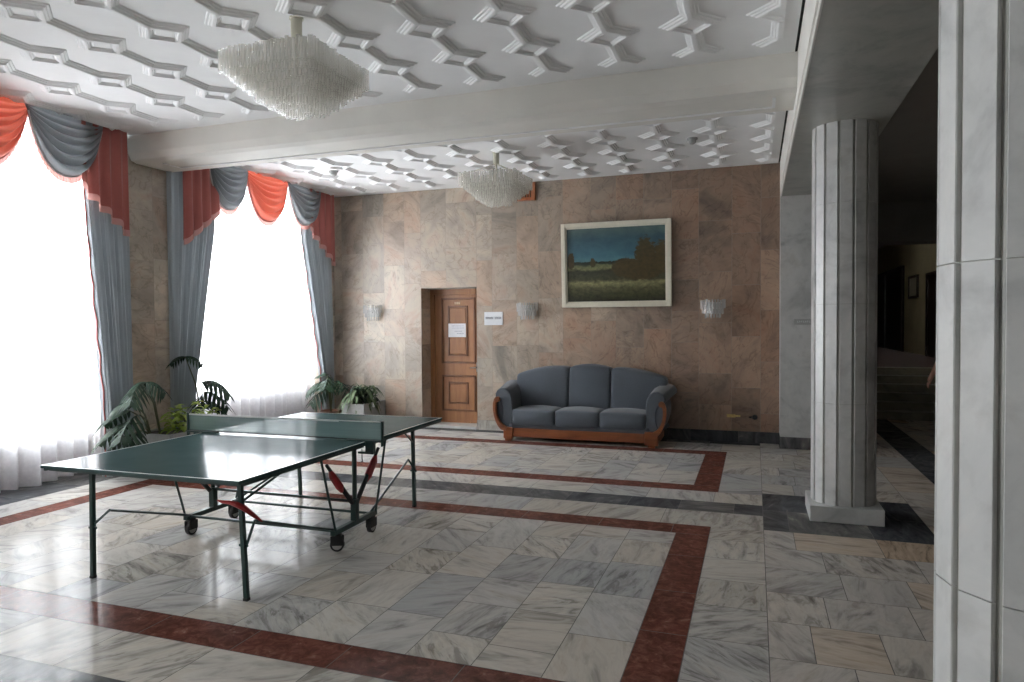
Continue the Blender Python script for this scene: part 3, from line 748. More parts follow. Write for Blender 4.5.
ch = chandelier(-2.985, 4.06, 'large square chandelier of glass tubes in front of the ceiling beam')
c2 = copy_tree(ch); c2.location = (-3.01, 8.03, ZC); c2['label'] = 'square chandelier of glass tubes beyond the beam near the back wall'
def sconce(x):
    t = thing('wall_light', 'x', 'wall light', (x, YB, 1.83), 0, 'crystal wall lights')
    a = MB(); a.box((-.10, -.02, -.07), (.10, -.001, .08)); a.tube([(0, -.02, 0), (0, -.09, 0)], .012, 8); a.tube([(-.15, -.05, .075), (-.1, -.13, .075), (0, -.155, .075), (.1, -.13, .075), (.15, -.05, .075)], .006, 6); a.build('bracket', M['steel'], t, world=False)
    proto = tube_mesh('crystal_tube', .11, .0125, M['crystal_clear'])
    for R, z, n in ((.158, .115, 13), (.135, .045, 11), (.10, -.01, 8)):
        for k in range(n):
            th = PI*(k+.5)/n
            o = bpy.data.objects.new('crystal_tube', proto.data); C.objects.link(o); o.parent = t
            o.location = (R*math.cos(th), -.018-R*.92*math.sin(th), z+random.uniform(-.008, .008)); o.rotation_euler = (0, 0, random.uniform(0, 1))
    return t
s1 = sconce(-5.857); s1['label'] = 'crystal wall light left of the door near the window'
s2 = copy_tree(s1); s2.location = (-3.218, YB, 1.83); s2['label'] = 'crystal wall light between the white sign and the painting'
s3 = copy_tree(s1); s3.location = (-.542, YB, 1.83); s3['label'] = 'crystal wall light right of the painting'

# ------------------------------------------------------------ painting
pt = thing('painting', 'landscape painting of a dark meadow under a blue sky in an ivory frame', 'painting', (-1.88, YB, 1.87))
pt.rotation_euler = (math.radians(3.2), 0, 0)
def loc(o, v): return v
a = MB(); w2 = .788; hh = 1.215
for (x0, x1, z0, z1) in ((-w2, -w2+.062, 0, hh), (w2-.062, w2, 0, hh), (-w2+.062, w2-.062, 0, .062), (-w2+.062, w2-.062, hh-.062, hh)): a.box((x0, -.075, z0), (x1, -.02, z1))
for (x0, x1, z0, z1) in ((-w2+.062, -w2+.083, .062, hh-.062), (w2-.083, w2-.062, .062, hh-.062), (-w2+.083, w2-.083, .062, .083), (-w2+.083, w2-.083, hh-.083, hh-.062)): a.box((x0, -.058, z0), (x1, -.02, z1))
a.build('picture_frame', M['frame'], pt, world=False, bevel=.006)
a = MB(); a.box((-w2+.08, -.04, .08), (w2-.08, -.022, hh-.08)); cv = a.build('canvas', M['paint'], pt, world=False)
uvl = cv.data.uv_layers.new(name='UVMap')
for lp in cv.data.loops:
    co_ = cv.data.vertices[lp.vertex_index].co; uvl.data[lp.index].uv = ((co_.x+w2-.08)/(2*w2-.16), (co_.z-.08)/(hh-.16))

# ------------------------------------------------------------ sofa
SX = -2.26
so = thing('sofa', 'slate grey three-seat sofa with curved wooden arms under the painting', 'sofa', (SX, 9.1, 0))
def cushion(name, x0, x1, y0, y1, z0, z1, mat, puff=.03, tilt=0.0, crown=0.0, nx=8, ny=8):
    """rounded, slightly crowned cushion as one closed grid-box"""
    a = MB(); n = 10
    bmx = bmesh.new(); bmesh.ops.create_cube(bmx, size=2)
    bmesh.ops.subdivide_edges(bmx, edges=bmx.edges[:], cuts=13, use_grid_fill=True)
    for v in bmx.verts:
        x, y, z = v.co
        e = 16.0
        k = (abs(x)**e+abs(y)**e+abs(z)**e)**(1/e)
        x, y, z = x/k, y/k, z/k
        pz = (1-x*x)*(1-y*y); py = (1-x*x)*(1-z*z)
        X = (x0+x1)/2+x*(x1-x0)/2; Y = (y0+y1)/2+y*(y1-y0)/2; Z = (z0+z1)/2+z*(z1-z0)/2
        if z > 0: Z += puff*pz*z
        if y < 0: Y += puff*py*y
        if crown and z > 0: Z += crown*z
        Y += tilt*(Z-z0)
        v.co = (X, Y, Z)
    bmx.normal_update()
    idx = {v: i for i, v in enumerate(bmx.verts)}
    a.add([v.co[:] for v in bmx.verts], [[idx[v] for v in f.verts] for f in bmx.faces]); bmx.free()
    return a
YF0 = 9.08
a = MB()                                                    # wooden plinth with corner blocks
a.box((-3.20, YF0+.015, .055), (-1.36, YF0+.06, .185)); a.box((-3.325, YF0, .03), (-3.19, YF0+.10, .19)); a.box((-1.36, YF0, .03), (-1.185, YF0+.10, .21))
a.box((-3.32, YF0+.10, .05), (-3.28, 9.80, .17)); a.box((-1.23, YF0+.10, .05), (-1.19, 9.80, .17))
a.build('base', M['sofawood'], so, bevel=.008)
for x in (-3.26, -1.27):
    for y in (YF0+.05, 9.76):
        f = MB(); f.box((x-.045, y-.04, 0), (x+.045, y+.04, .05)); f.build('leg', M['sofawood'], so)
a = MB(); a.box((-3.24, YF0+.012, .17), (-1.30, 9.80, .26)); a.box((-3.18, 9.60, .25), (-1.30, 9.82, .85)); a.build('body', M['sofa_dark'], so, bevel=.02)
for x0, x1 in ((-3.205, -2.583), (-2.583, -1.965), (-1.965, -1.345)):
    cushion('seat_cushion', x0, x1, YF0+.005, 9.62, .215, .44, M['sofa'], .035).build('seat_cushion', M['sofa'], so, smooth=True)
for x0, x1, cr, tl in ((-3.29, -2.497, 0, 1), (-2.497, -1.897, 0, 0), (-1.897, -1.13, 0, -1)):
    a = cushion('back_cushion', x0, x1, 9.50, 9.72, .40, .955, M['sofa'], .03, .14)
    nv = []
    for (x, y, z) in a.v:                                    # the three cushions share one arched top line
        u = (x-SX)/1.05; k = max(0, (z-.55)/.45); nv.append((x, y, z + k*(.075-.135*u*u)))
    a.v = nv; a.build('back_cushion', M['sofa'], so, smooth=True)
def arm(sgn):
    # cross-section of the padded roll-over arm, outer edge to the left for sgn=-1
    pts = [(.0, .24), (.0, .52), (.02, .62), (.07, .69), (.15, .725), (.25, .725), (.335, .695), (.375, .645), (.375, .60), (.345, .575), (.29, .56), (.235, .53), (.20, .47), (.19, .40), (.205, .32), (.24, .25), (.27, .20), (.0, .18)]
    xi = -3.205 if sgn < 0 else -1.345
    ys_ = [YF0+.03, YF0+.04, YF0+.10, YF0+.3, YF0+.5, 9.74]
    a = MB(); n = len(pts); b = len(a.v)
    for j, y in enumerate(ys_):
        k = (y-YF0)/.66; sc = .96 if j == 0 else 1
        for (d, z) in pts:
            zz = .45+(z-.45)*sc + (.075*k if z > .5 else 0); dd = (.19+(d-.19)*sc)*(.64+.26*min(1, k))
            a.v.append((xi+sgn*dd, y, zz))
    for j in range(len(ys_)-1):
        for i in range(n): a.face((b+j*n+i, b+j*n+(i+1) % n, b+(j+1)*n+(i+1) % n, b+(j+1)*n+i))
    a.face([b+i for i in range(n)]); a.face([b+(len(ys_)-1)*n+i for i in range(n)])
    ar = a.build('armrest', M['sofa'], so, smooth=True, bevel=.006)
    kd = .64
    w = MB()                                                 # wooden scroll: a C-shaped slat on the arm's front
    path = [(.325, .585), (.365, .56), (.385, .51), (.388, .44), (.37, .36), (.335, .29), (.285, .23), (.22, .19), (.12, .165)]
    wd = [.026, .036, .036, .034, .032, .032, .036, .040, .03]
    L, Rr = [], []
    for i, (d, z) in enumerate(path):
        p0 = path[max(0, i-1)]; p1 = path[min(len(path)-1, i+1)]
        t = Vector((p1[0]-p0[0], p1[1]-p0[1])).normalized(); nn = Vector((-t.y, t.x))
        L.append((d+nn.x*wd[i], z+nn.y*wd[i])); Rr.append((d-nn.x*wd[i], z-nn.y*wd[i]))
    for i in range(len(path)-1):
        q = [L[i], L[i+1], Rr[i+1], Rr[i]]
        w.prism([(xi+sgn*d*kd, z) for d, z in q], 'y', YF0-.012, YF0+.034)
    w.tube([(xi+sgn*.325*kd, YF0-.016, .575), (xi+sgn*.325*kd, YF0+.034, .575)], .038, 20)
    w.build('arm_scroll', M['sofawood'], so, weld=True)
    o = MB()                                                 # upholstered outer side below the roll
    prof = [(.365, .60), (.39, .52), (.39, .44), (.37, .36), (.32, .26), (.27, .19), (.06, .19), (.06, .56), (.25, .60)]
    o.prism([(xi+sgn*d*.66, z) for d, z in prof], 'y', YF0+.036, 9.75); o.build('side_panel', M['sofa_dark'] if sgn < 0 else M['sofa'], so, bevel=.01)  # left side panel takes the darker slate cloth
arm(-1); arm(1)

# ------------------------------------------------------------ curtains
def sheer(y0, y1, label):
    a = MB(); n = int((y1-y0)*60)
    ph = random.uniform(0, 6)
    def f(u, v):
        y = y0+(y1-y0)*u; z = ZC-.02-(ZC-.05)*v; am = .022+.040*v
        x = -6.93+am*math.sin(y*34+ph+2.2*math.sin(y*2.1)+.6*v)+.022*math.sin(y*13+ph*2+v)
        return (x, min(y1, max(y0, y+.012*math.sin(9*y+5*v))) if .002 < u < .998 else y, z + (.012*math.sin(y*6)*v))
    a.grid(f, n, 14)
    return tag(a.build('sheer_curtain', M['sheer'], smooth=True), label, 'curtain', 'voile curtains')
sheer(BAYS[1][0]+.004, BAYS[1][1]-.004, 'white voile curtain glowing at the left edge of the view')
sheer(BAYS[2][0]+.004, BAYS[2][1]-.004, 'white voile curtain glowing between the two grey drapes')
def drape(label, fo, fi, x=-6.575, folds=7, flip=1):
    """fo(z), fi(z): outer and inner edge"""
    a = MB()
    def f(u, v):
        z = ZC-.02-(ZC-.04)*v; yo, yi = fo(z), fi(z)
        y = yo+(yi-yo)*u
        am = .044+.010*v; q = u*folds*2*PI+.8*math.sin(3*v+u*4)
        xx = x+am*(abs(math.sin(q/2))*2-1)+.014*math.sin(u*folds*4.7*PI+2*v)
        e = min(1, u*9); xx = -6.588*(1-e)+xx*e
        return (xx, y, z)
    a.grid(f, folds*18, 24)
    o = a.build('drape', M['grey_drape'], smooth=True); tag(o, label, 'drape', 'grey drapes')
    e = MB(); e.tube([(x+.012*math.sin(3*k), fi(ZC-.02-(ZC-.04)*k/20), ZC-.02-(ZC-.04)*k/20) for k in range(21)], .008, 6)
    e.build('edge_fringe', M['red_tail'], o, world=False)
    return o
def lin(z, z0, a, z1, b):
    t = max(0, min(1, (z-z0)/(z1-z0))); return a+(b-a)*t
sm = lambda z, a, b: lin(z, .8, a, 2.9, b)
drape('grey drape at the right side of the left window', lambda z: 5.895, lambda z: sm(z, 5.53, 5.35), folds=7)
drape('grey drape at the left side of the far window beside the marble pier', lambda z: 6.43, lambda z: sm(z, 6.77, 7.16), folds=9)
drape('grey drape at the right side of the far window by the back wall', lambda z: 9.80, lambda z: lin(z, .8, 9.46, 3.0, 8.98), folds=9)
XV = -6.475
def swag(parent, name, y0, y1, drop, mat, x, fringe, ribs=7):
    a = MB()
    zt = ZC-.01
    def shape(u): return max(0, 1-abs(2*u-1)**2.3)
    def f(u, v, extra=0.0):
        s = shape(u)
        z = zt-(drop+extra)*v*(.30+.70*s)*(1 if s > 0 else 1) if False else zt-(.02+(drop-.02+extra)*s)*v-.05*v*(1-s)
        pleat = .085*(abs(math.sin(v**.8*ribs*PI))-.5)*s*min(1, v*2.5)
        g = .10*(2*u-1)*v*0
        y = y0+(y1-y0)*u
        # the cloth draws in towards its two hanging points
        y = (y0+y1)/2+(y-(y0+y1)/2)*(1-.10*v*(1-s))
        return (x+.075*math.sin(PI*min(1, v*.9))*s+pleat, y, z)
    a.grid(lambda u, v: f(u, v), 28, ribs*9)
    o = a.build(name, mat, parent, smooth=True)
    p = MB(); p.tube([Vector(f(k/28, 1))+Vector((.006, 0, 0)) for k in range(29)], .010, 6); p.build('piping', M['white_piping'] if mat is M['grey_swag'] else M['red_tail'], o)
    q = MB(); q.grid(lambda u, v: Vector(f(u, 1)) + Vector((-.004+.006*math.sin(u*160), 0, -.065*v)), 90, 1); q.build('fringe', fringe, o)
    return o
def jabot(parent, y_in, y_out, z_in, z_out, x, pleats=4):
    a = MB(); n = pleats*16
    def zb(u):
        t = u*pleats; st = math.floor(t)+.5*(1-math.cos(PI*min(1, (t-math.floor(t))*1.6)))
        return z_in+(z_out-z_in)*min(1, (st*.8+t*.2)/pleats)
    def f(u, v):
        y = y_in+(y_out-y_in)*u; z = ZC-.01+(zb(u)-ZC+.01)*v
        return (x+(.010+.022*v)*math.sin(u*pleats*2*PI), y+.012*v*math.sin(u*pleats*2*PI+1), z)
    a.grid(f, n, 14)
    o = a.build('tail', M['red_tail'], parent, smooth=True)
    q = MB(); q.grid(lambda u, v: Vector(f(u, 1))+Vector((.006, 0, -.07*v+.012)), n, 1); q.build('fringe', M['fringe'], o)
def valance(label, y0, items):
    t = thing('valance', label, 'valance', (XV, y0, ZC), 0, 'swagged valances')
    a = MB(); a.box((XP-.02, max(items[0][1], 4.03) if items[0][0] == 'red' else items[0][1], ZC-.035), (XV-.085, items[-1][2], ZC-.001)); a.build('cornice_board', M['red_tail'], t)
    for it in items:
        if it[0] == 'tail': jabot(t, it[3], it[4], it[5], it[6], XV+.03)
        else: swag(t, 'red_swag' if it[0] == 'red' else 'grey_swag', it[1], it[2], it[3], M['red_swag'] if it[0] == 'red' else M['grey_swag'], XV+(.0 if it[0] == 'red' else .022), M['fringe'])
valance('red and grey swagged valance over the far window', 8.1, [('tail', 6.53, 7.08, 7.12, 6.53, 3.13, 2.66), ('grey', 6.92, 7.70, .60), ('red', 7.62, 8.58, .64), ('grey', 8.50, 9.36, .585), ('tail', 9.28, 9.70, 9.03, 9.69, 3.14, 2.65)])
valance('red and grey swagged valance over the left window', 4.4, [('red', 3.82, 4.74, .62), ('grey', 4.64, 5.50, .61), ('tail', 5.42, 5.77, 5.21, 5.765, 3.10, 2.67)])

# ------------------------------------------------------------ table tennis table
tb = thing('table_tennis_table', 'dark green folding table tennis table on a wheeled frame', 'table', (-3.502, 4.488, 0), .011)
hx, hy, zt = .7625, 1.37, .76
def lb_(): return MB()
for sgn in (-1, 1):
    a = MB(); y0, y1 = (.006, hy) if sgn > 0 else (-hy, -.006); a.box((-hx, y0, zt-.019), (hx, y1, zt)); tp = a.build('tabletop', M['greentop'], tb, world=False, bevel=.002)
    a = MB(); e = .012; z = zt+.0006
    yo = hy*sgn; yi = .006*sgn
    a.box((-hx, min(yo, yo-sgn*e), zt-.0005), (hx, max(yo, yo-sgn*e), z)); a.box((-hx, min(yi, yo-sgn*e), zt-.0005), (-hx+e, max(yi, yo-sgn*e), z)); a.box((hx-e, min(yi, yo-sgn*e), zt-.0005), (hx, max(yi, yo-sgn*e), z))
    a.build('white_lines', M['line'], tp, world=False)
    a = MB(); z = zt-.029                                     # steel rim under the board
    for q in (((-hx+.03, yo-sgn*.04, z), (hx-.03, yo-sgn*.04, z)), ((-hx+.012, yi+sgn*.02, z), (hx-.012, yi+sgn*.02, z)), ((-hx+.012, yo-sgn*.02, z), (-hx+.012, yi+sgn*.02, z)), ((hx-.012, yo-sgn*.02, z), (hx-.012, yi+sgn*.02, z))): a.bar(q[0], q[1], .018)
    a.build('rim', M['green'], tb, world=False)
    for sx in (-1, 1):
        # leg: leans a little towards the middle at the foot
        xf = -.565 if sx < 0 else (.645 if sgn < 0 else .637); xt = -.578 if sx < 0 else (.592 if sgn < 0 else .635)
        yf = -1.18 if sgn < 0 else 1.03; yt = yf-.02*sgn
        a = MB(); a.bar((xt, yt, zt-.03), (xf, yf, .015), .026); lg = a.build('leg', M['green'], tb, world=False)
        a = MB(); a.bar((xf, yf, .016), (xf, yf, 0), .03); a.build('rubber_foot', M['rubber'], lg, world=False)
        # strut from the leg up to the rim, and brace down to the wheeled bar
        def onleg(z): t = (zt-.03-z)/(zt-.045); return Vector((xt+(xf-xt)*t, yt+(yf-yt)*t, z))
        a = MB(); p = onleg(.58)
        if sx > 0: a.tube([p, (.70, p.y-sgn*.30, zt-.035)], .008, 6)
        p = onleg(.325); kx = p.x+(.125 if sx < 0 else -.0); ky = p.y-sgn*(.02 if sx < 0 else .10)
        a.tube([p+Vector((-.02*(1 if sx < 0 else -1), 0, 0)), (kx, ky, .445), (sx*.645, sgn*.25, .155)], .0095, 6); a.bar(p-Vector((.03, 0, 0)), p+Vector((.03, 0, 0)), .014)
        a.build('leg_brace', M['green'], tb, world=False)
for sx in (-1, 1):                                            # wheeled side bars with centre posts
    x = sx*.66
    a = MB(); a.bar((x, -.30, .145), (x, .30, .145), .036); a.build('wheel_bar', M['green'], tb, world=False)
    a = MB(); a.bar((x, 0, .16), (x, 0, .32), .046); a.tube([(x, 0, .30), (x, 0, zt-.045)], .018, 10); a.build('centre_post', M['green'], tb, world=False)
    for sgn in (-1, 1):
        a = MB(); a.tube([(x, sgn*.035, .30), (x, sgn*.36, .645)], .013, 8); a.tube([(x, sgn*.035, .30), (x, sgn*.20, .475)], .018, 8)
        sp = a.build('lift_strut', M['rubber'], tb, world=False)
        a = MB(); a.tube([(x, sgn*.17, .415), (x, sgn*.20, .46), (x, sgn*.29, .555), (x, sgn*.32, .60)], [.012, .030, .028, .012], 8); a.build('red_grip', M['redplastic'], sp, world=False)
        a = MB(); a.tube([(x+sx*.015, sgn*.28, .15), (x+sx*.015, sgn*.455, zt-.045)], .009, 8); a.build('swing_arm', M['green'], tb, world=False)
        a = MB(); yw = sgn*.24; turn = sx > 0 and sgn < 0; a.box((x-.02, yw-.03, .085), (x+.02, yw+.03, .13)); a.box((x-.026, yw-.045, .045), (x-.018, yw+.045, .115)); a.box((x+.018, yw-.045, .045), (x+.026, yw+.045, .115))
        def spin(m):
            if turn: m.v = [(x+(y-yw)*.94+(px_-x)*.34, yw-(px_-x)*.94+(y-yw)*.34, z) for px_, y, z in m.v]
        spin(a)
        cs = a.build('caster', M['rubber'], tb, world=False, bevel=.006)
        a = MB(); a.tube([(x-.015, yw, .05), (x+.015, yw, .05)], .05, 20); spin(a); wh = a.build('wheel', M['rubber'], cs, world=False)
        a = MB(); a.tube([(x-.0165, yw, .05), (x+.0165, yw, .05)], .036, 20); spin(a); a.build('hub', M['wheel'], cs, world=False)
a = MB(); a.tube([(-.66, .0, .305), (.66, .0, .305)], .0105, 8); a.tube([(-.66, .22, .155), (.66, .22, .155)], .0105, 8); a.tube([(-.66, -.27, .155), (.66, -.27, .155)], .0105, 8)
a.build('cross_bars', M['green'], tb, world=False)
a = MB(); a.tube([(.46, -1.20, .590), (.50, -1.20, .582), (.55, -1.20, .583), (.60, -1.20, .575), (.64, -1.18, .55), (.675, -1.14, .50), (.70, -1.10, .455)], [.004, .010, .012, .017, .018, .013, .005], 8); a.build('lock_lever', M['redplastic'], tb, world=False)
nt_ = thing('table_tennis_net', 'green net clamped across the middle of the table', 'net', (-3.502, 4.488, .76), .011)
ov = .138
def mat_net():
    m, nt, out = newmat('green_net_mesh')
    tc = N(nt, 'ShaderNodeTexCoord'); mp = N(nt, 'ShaderNodeMapping'); mp.inputs['Scale'].default_value = (1.5, 1, 60); link(nt, tc.outputs['Object'], mp.inputs['Vector']); n = noise(nt, mp.outputs[0], 1.0, 2)
    r = ramp(nt, n, [(.3, (.16, .24, .235)), (.7, (.19, .275, .27))])
    d = N(nt, 'ShaderNodeBsdfDiffuse'); link(nt, r.outputs[0], d.inputs[0])
    t2 = N(nt, 'ShaderNodeBsdfTranslucent'); link(nt, r.outputs[0], t2.inputs[0])
    m0 = N(nt, 'ShaderNodeMixShader'); link(nt, d.outputs[0], m0.inputs[1]); link(nt, t2.outputs[0], m0.inputs[2])
    t = N(nt, 'ShaderNodeBsdfTransparent'); mx = N(nt, 'ShaderNodeMixShader'); mx.inputs[0].default_value = .24
    link(nt, m0.outputs[0], mx.inputs[1]); link(nt, t.outputs[0], mx.inputs[2]); link(nt, mx.outputs[0], out.inputs[0]); return m
a = MB(); a.grid(lambda u, v: ((-hx-ov+.01)+(2*hx+2*ov-.02)*u, .004*math.sin(5*u), .018+.128*v), 40, 4); a.build('net_mesh', mat_net(), nt_, world=False)
a = MB(); a.box((-hx-ov+.01, -.003, .140), (hx+ov-.01, .003, .1525)); a.build('net_tape', M['line'], nt_, world=False)
a = MB(); a.tube([(-hx-ov, 0, .016), (hx+ov, 0, .016)], .0045, 6); a.build('bottom_cord', M['netcord'], nt_, world=False)
for sx in (-1, 1):
    a = MB(); a.box((sx*(hx+ov)-.008, -.012, -.03), (sx*(hx+ov)+.008, .012, .158)); ps = a.build('net_post', M['green'], nt_, world=False, bevel=.003)
    a = MB()
    xa, xb = sorted((sx*(hx-.16), sx*(hx+ov))); a.box((xa, -.02, .0012), (xb, .02, .014))
    xc, xd = sorted((sx*(hx+.004), sx*(hx+.07))); a.box((xc, -.02, -.075), (xd, .02, .0012)); xe, xg = sorted((sx*(hx-.06), sx*(hx+.07))); a.box((xe, -.018, -.09), (xg, .018, -.075))
    a.build('clamp', M['green'], ps, world=False, bevel=.002)
    a = MB(); xs = sx*(hx-.035); a.tube([(xs, 0, -.055), (xs, 0, -.135), (xs+.008, 0, -.15), (xs-.012, 0, -.155)], .004, 6); a.build('clamp_screw', M['steel'], ps, world=False)

# ------------------------------------------------------------ plants
def lobed_leaf(mb, base, az, tilt, L, Wd, lobes=6, droop=.5, mi=0):
    """split leaf: a drooping midrib with finger lobes on both sides"""
    d = Vector((math.cos(az), math.sin(az), 0)); sd = Vector((-d.y, d.x, 0)); up = Vector((0, 0, 1))
    def mid(t): return Vector(base)+d*(L*t*math.cos(tilt)*(1-.12*t))+up*(L*t*math.sin(tilt)-droop*L*t*t)
    n = lobes
    mb.tube([mid(i/8) for i in range(9)], [.006-.0045*i/8 for i in range(9)], 5, mi)
    for i in range(n):
        t = .06+.88*i/(n-1); w = Wd*math.sin(PI*(.22+.70*t))**.8
        for s in (-1, 1):
            dl = min(1, t+.30); tipo = mid(t)+sd*s*w+(mid(dl)-mid(t))*1.1 - up*(.55*w*(.5+droop))
            a0 = mid(max(0, t-.42/n)); a1 = mid(min(1, t+.42/n))
            hs_ = (a1-a0)*.5; mc = ((a0+a1)/2).lerp(tipo, .62)+up*.10*w
            q = [a0, a1, mc+hs_*1.0, tipo, mc-hs_*.9]
            mb.add(q, [(0, 1, 2, 4), (4, 2, 3)], mi)
def simple_leaf(mb, base, az, tilt, L, Wd, droop=.4, mi=0):
    d = Vector((math.cos(az), math.sin(az), 0)); sd = Vector((-d.y, d.x, 0)); up = Vector((0, 0, 1))
    def mid(t): return Vector(base)+d*(L*t*math.cos(tilt))+up*(L*t*math.sin(tilt)-droop*L*t*t)
    n = 5; b = len(mb.v)
    for i in range(n+1):
        t = i/n; w = Wd*math.sin(PI*(.08+.92*t))**.7*(1 if i < n else 0)
        mb.v += [tuple(mid(t)+sd*w+up*w*.3), tuple(mid(t)), tuple(mid(t)-sd*w+up*w*.3)]
    for i in range(n):
        for k in range(2): mb.face((b+3*i+k, b+3*i+k+1, b+3*i+k+4, b+3*i+k+3), mi)
def planter(x0, x1, y0, y1, h, label):
    t = thing('planter', label, 'planter', ((x0+x1)/2, (y0+y1)/2, 0), 0, 'stone planters')
    a = MB(); w = .035
    a.box((x0, y0, 0), (x1, y0+w, h)); a.box((x0, y1-w, 0), (x1, y1, h)); a.box((x0, y0+w, 0), (x0+w, y1-w, h)); a.box((x1-w, y0+w, 0), (x1, y1-w, h)); a.box((x0+w, y0+w, 0), (x1-w, y1-w, .05))
    a.build('box', M['stone'], t, bevel=.006)
    a = MB(); a.grid(lambda u, v: (x0+w+(x1-x0-2*w)*u, y0+w+(y1-y0-2*w)*v, h-.035+.012*math.sin(7*u+5*v)), 8, 8); a.build('soil', M['soil'], t)
    return t
planter(-6.42, -5.88, 5.72, 6.72, .47, 'long grey stone planter in front of the pier between the windows')
def monstera(root, label, leaves, mat, lw=6):
    t = thing('split_leaf_plant', label, 'plant', root, 0, 'split-leaf plants')
    f = MB(); s = MB()
    for (bx, by, bz, az, ti, L, Wd, dr) in leaves:
        lobed_leaf(f, (bx, by, bz), az, ti, L, Wd, lw, dr)
        s.tube([root, ((root[0]*.6+bx*.4), (root[1]*.6+by*.4), root[2]*.45+bz*.55+.05), (bx, by, bz)], [.011, .009, .006], 6)
    f.build('leaves', mat, t); s.build('stems', M['stem'], t)
    return t
R_ = math.radians
monstera((-6.15, 5.86, .43), 'tall plant with large grey-green split leaves in front of the marble pier', [(-6.13, 5.66, 1.03, R_(199), R_(14), .24, .19, .75), (-6.13, 5.66, 1.03, R_(19), R_(16), .25, .19, .75), (-6.13, 5.62, 1.02, R_(-75), R_(8), .26, .18, .9)], M['leafpale'], 7)
monstera((-6.20, 5.78, .43), 'dark split-leaf plant spilling over the front of the planter', [(-6.20, 5.52, .74, R_(195), R_(14), .36, .22, .65), (-6.15, 5.50, .62, R_(205), R_(5), .40, .22, .6), (-6.10, 5.55, .70, R_(-80), R_(8), .34, .22, .8), (-6.15, 5.48, .50, R_(200), R_(-5), .34, .20, .6), (-6.05, 5.50, .54, R_(-70), R_(-5), .30, .20, .7), (-6.22, 5.60, .80, R_(215), R_(25), .30, .18, .7)], M['leaf'], 6)
monstera((-6.22, 6.55, .43), 'dark split-leaf plant silhouetted against the far window', [(-6.24, 6.56, .96, R_(25), R_(22), .40, .24, .75), (-6.22, 6.58, .84, R_(10), R_(8), .36, .22, .7), (-6.24, 6.60, .72, R_(40), R_(5), .28, .18, .6), (-6.32, 6.40, 1.27, R_(19), R_(12), .24, .14, .6), (-6.32, 6.40, 1.27, R_(199), R_(12), .22, .14, .6), (-6.2, 6.5, .8, R_(-40), R_(10), .26, .18, .6)], M['leaf'], 6)
def bush(name, label, root, n, r, hgt, mat, L, Wd, droop=.5, squash=1.0):
    t = thing(name, label, 'plant', root)
    f = MB(); s = MB()
    for k in range(n):
        az = random.uniform(0, 2*PI); e = random.uniform(0, 1); rr = r*math.sqrt(random.random())
        b = Vector((root[0]+rr*math.cos(az)*squash, root[1]+rr*math.sin(az), root[2]+hgt*e*(1-.4*rr/r)+.03))
        simple_leaf(f, b, az+random.uniform(-.7, .7), random.uniform(-.2, .9), L*random.uniform(.7, 1.2), Wd*random.uniform(.7, 1.2), droop)
        if k % 4 == 0: s.tube([root, Vector(root).lerp(b, .6)+Vector((0, 0, .04)), b], [.006, .005, .003], 5)
    f.build('leaves', mat, t); s.build('stems', M['stem'], t); return t
bush('leafy_plant', 'bright yellow-green bushy plant in the long planter', (-6.0, 6.15, .435), 150, .25, .34, M['leafbright'], .13, .032)
planter(-6.02, -5.62, 9.18, 9.84, .42, 'square grey planter standing by the back wall left of the door')
def fronds():
    root = (-5.82, 9.50, .385)
    t = thing('arching_plant', 'pale green plant with arching drooping leaves in the square planter', 'plant', root)
    for nm_, mt, n in (('leaves', M['leaflight'], 120), ('dark_leaves', M['leaf'], 60)):
        f = MB()
        for k in range(n):
            az = random.uniform(0, 2*PI); L = random.uniform(.20, .40)
            if math.sin(az) > .2: L *= .55
            b = (root[0]+random.uniform(-.15, .15), root[1]+random.uniform(-.25, .16), root[2]+random.uniform(.05, .26))
            simple_leaf(f, b, az, random.uniform(.2, 1.2), L, random.uniform(.014, .03), random.uniform(.7, 1.5))
        f.build(nm_, mt, t)
    a = MB(); a.tube([(-5.60, 9.42, .50), (-5.585, 9.40, .42), (-5.57, 9.38, .37), (-5.56, 9.37, .40)], [.008, .012, .02, .008], 6); a.build('white_tag', M['paper'], t)
fronds()
pt_ = thing('plant_pot', 'brown clay pot in the corner beside the far drape', 'pot', (-6.36, 9.40, 0))
a = MB(); a.lathe([(0, 0), (.11, 0), (.15, .24), (.165, .24), (.165, .28), (.14, .28), (.13, .25), (0, .25)], (-6.36, 9.40), 24); a.build('body', M['clay'], pt_, smooth=True)
monstera((-6.36, 9.40, .25), 'dark split-leaf plant in the corner between the drape and the square planter', [(-6.34, 9.36, .80, R_(-70), R_(20), .36, .26, .75), (-6.40, 9.32, .72, R_(-150), R_(15), .34, .24, .7), (-6.38, 9.34, .62, R_(-110), R_(5), .36, .24, .7), (-6.26, 9.38, .74, R_(-20), R_(20), .30, .2, .7), (-6.42, 9.40, .84, R_(150), R_(30), .28, .2, .6)], M['leaf'], 6)

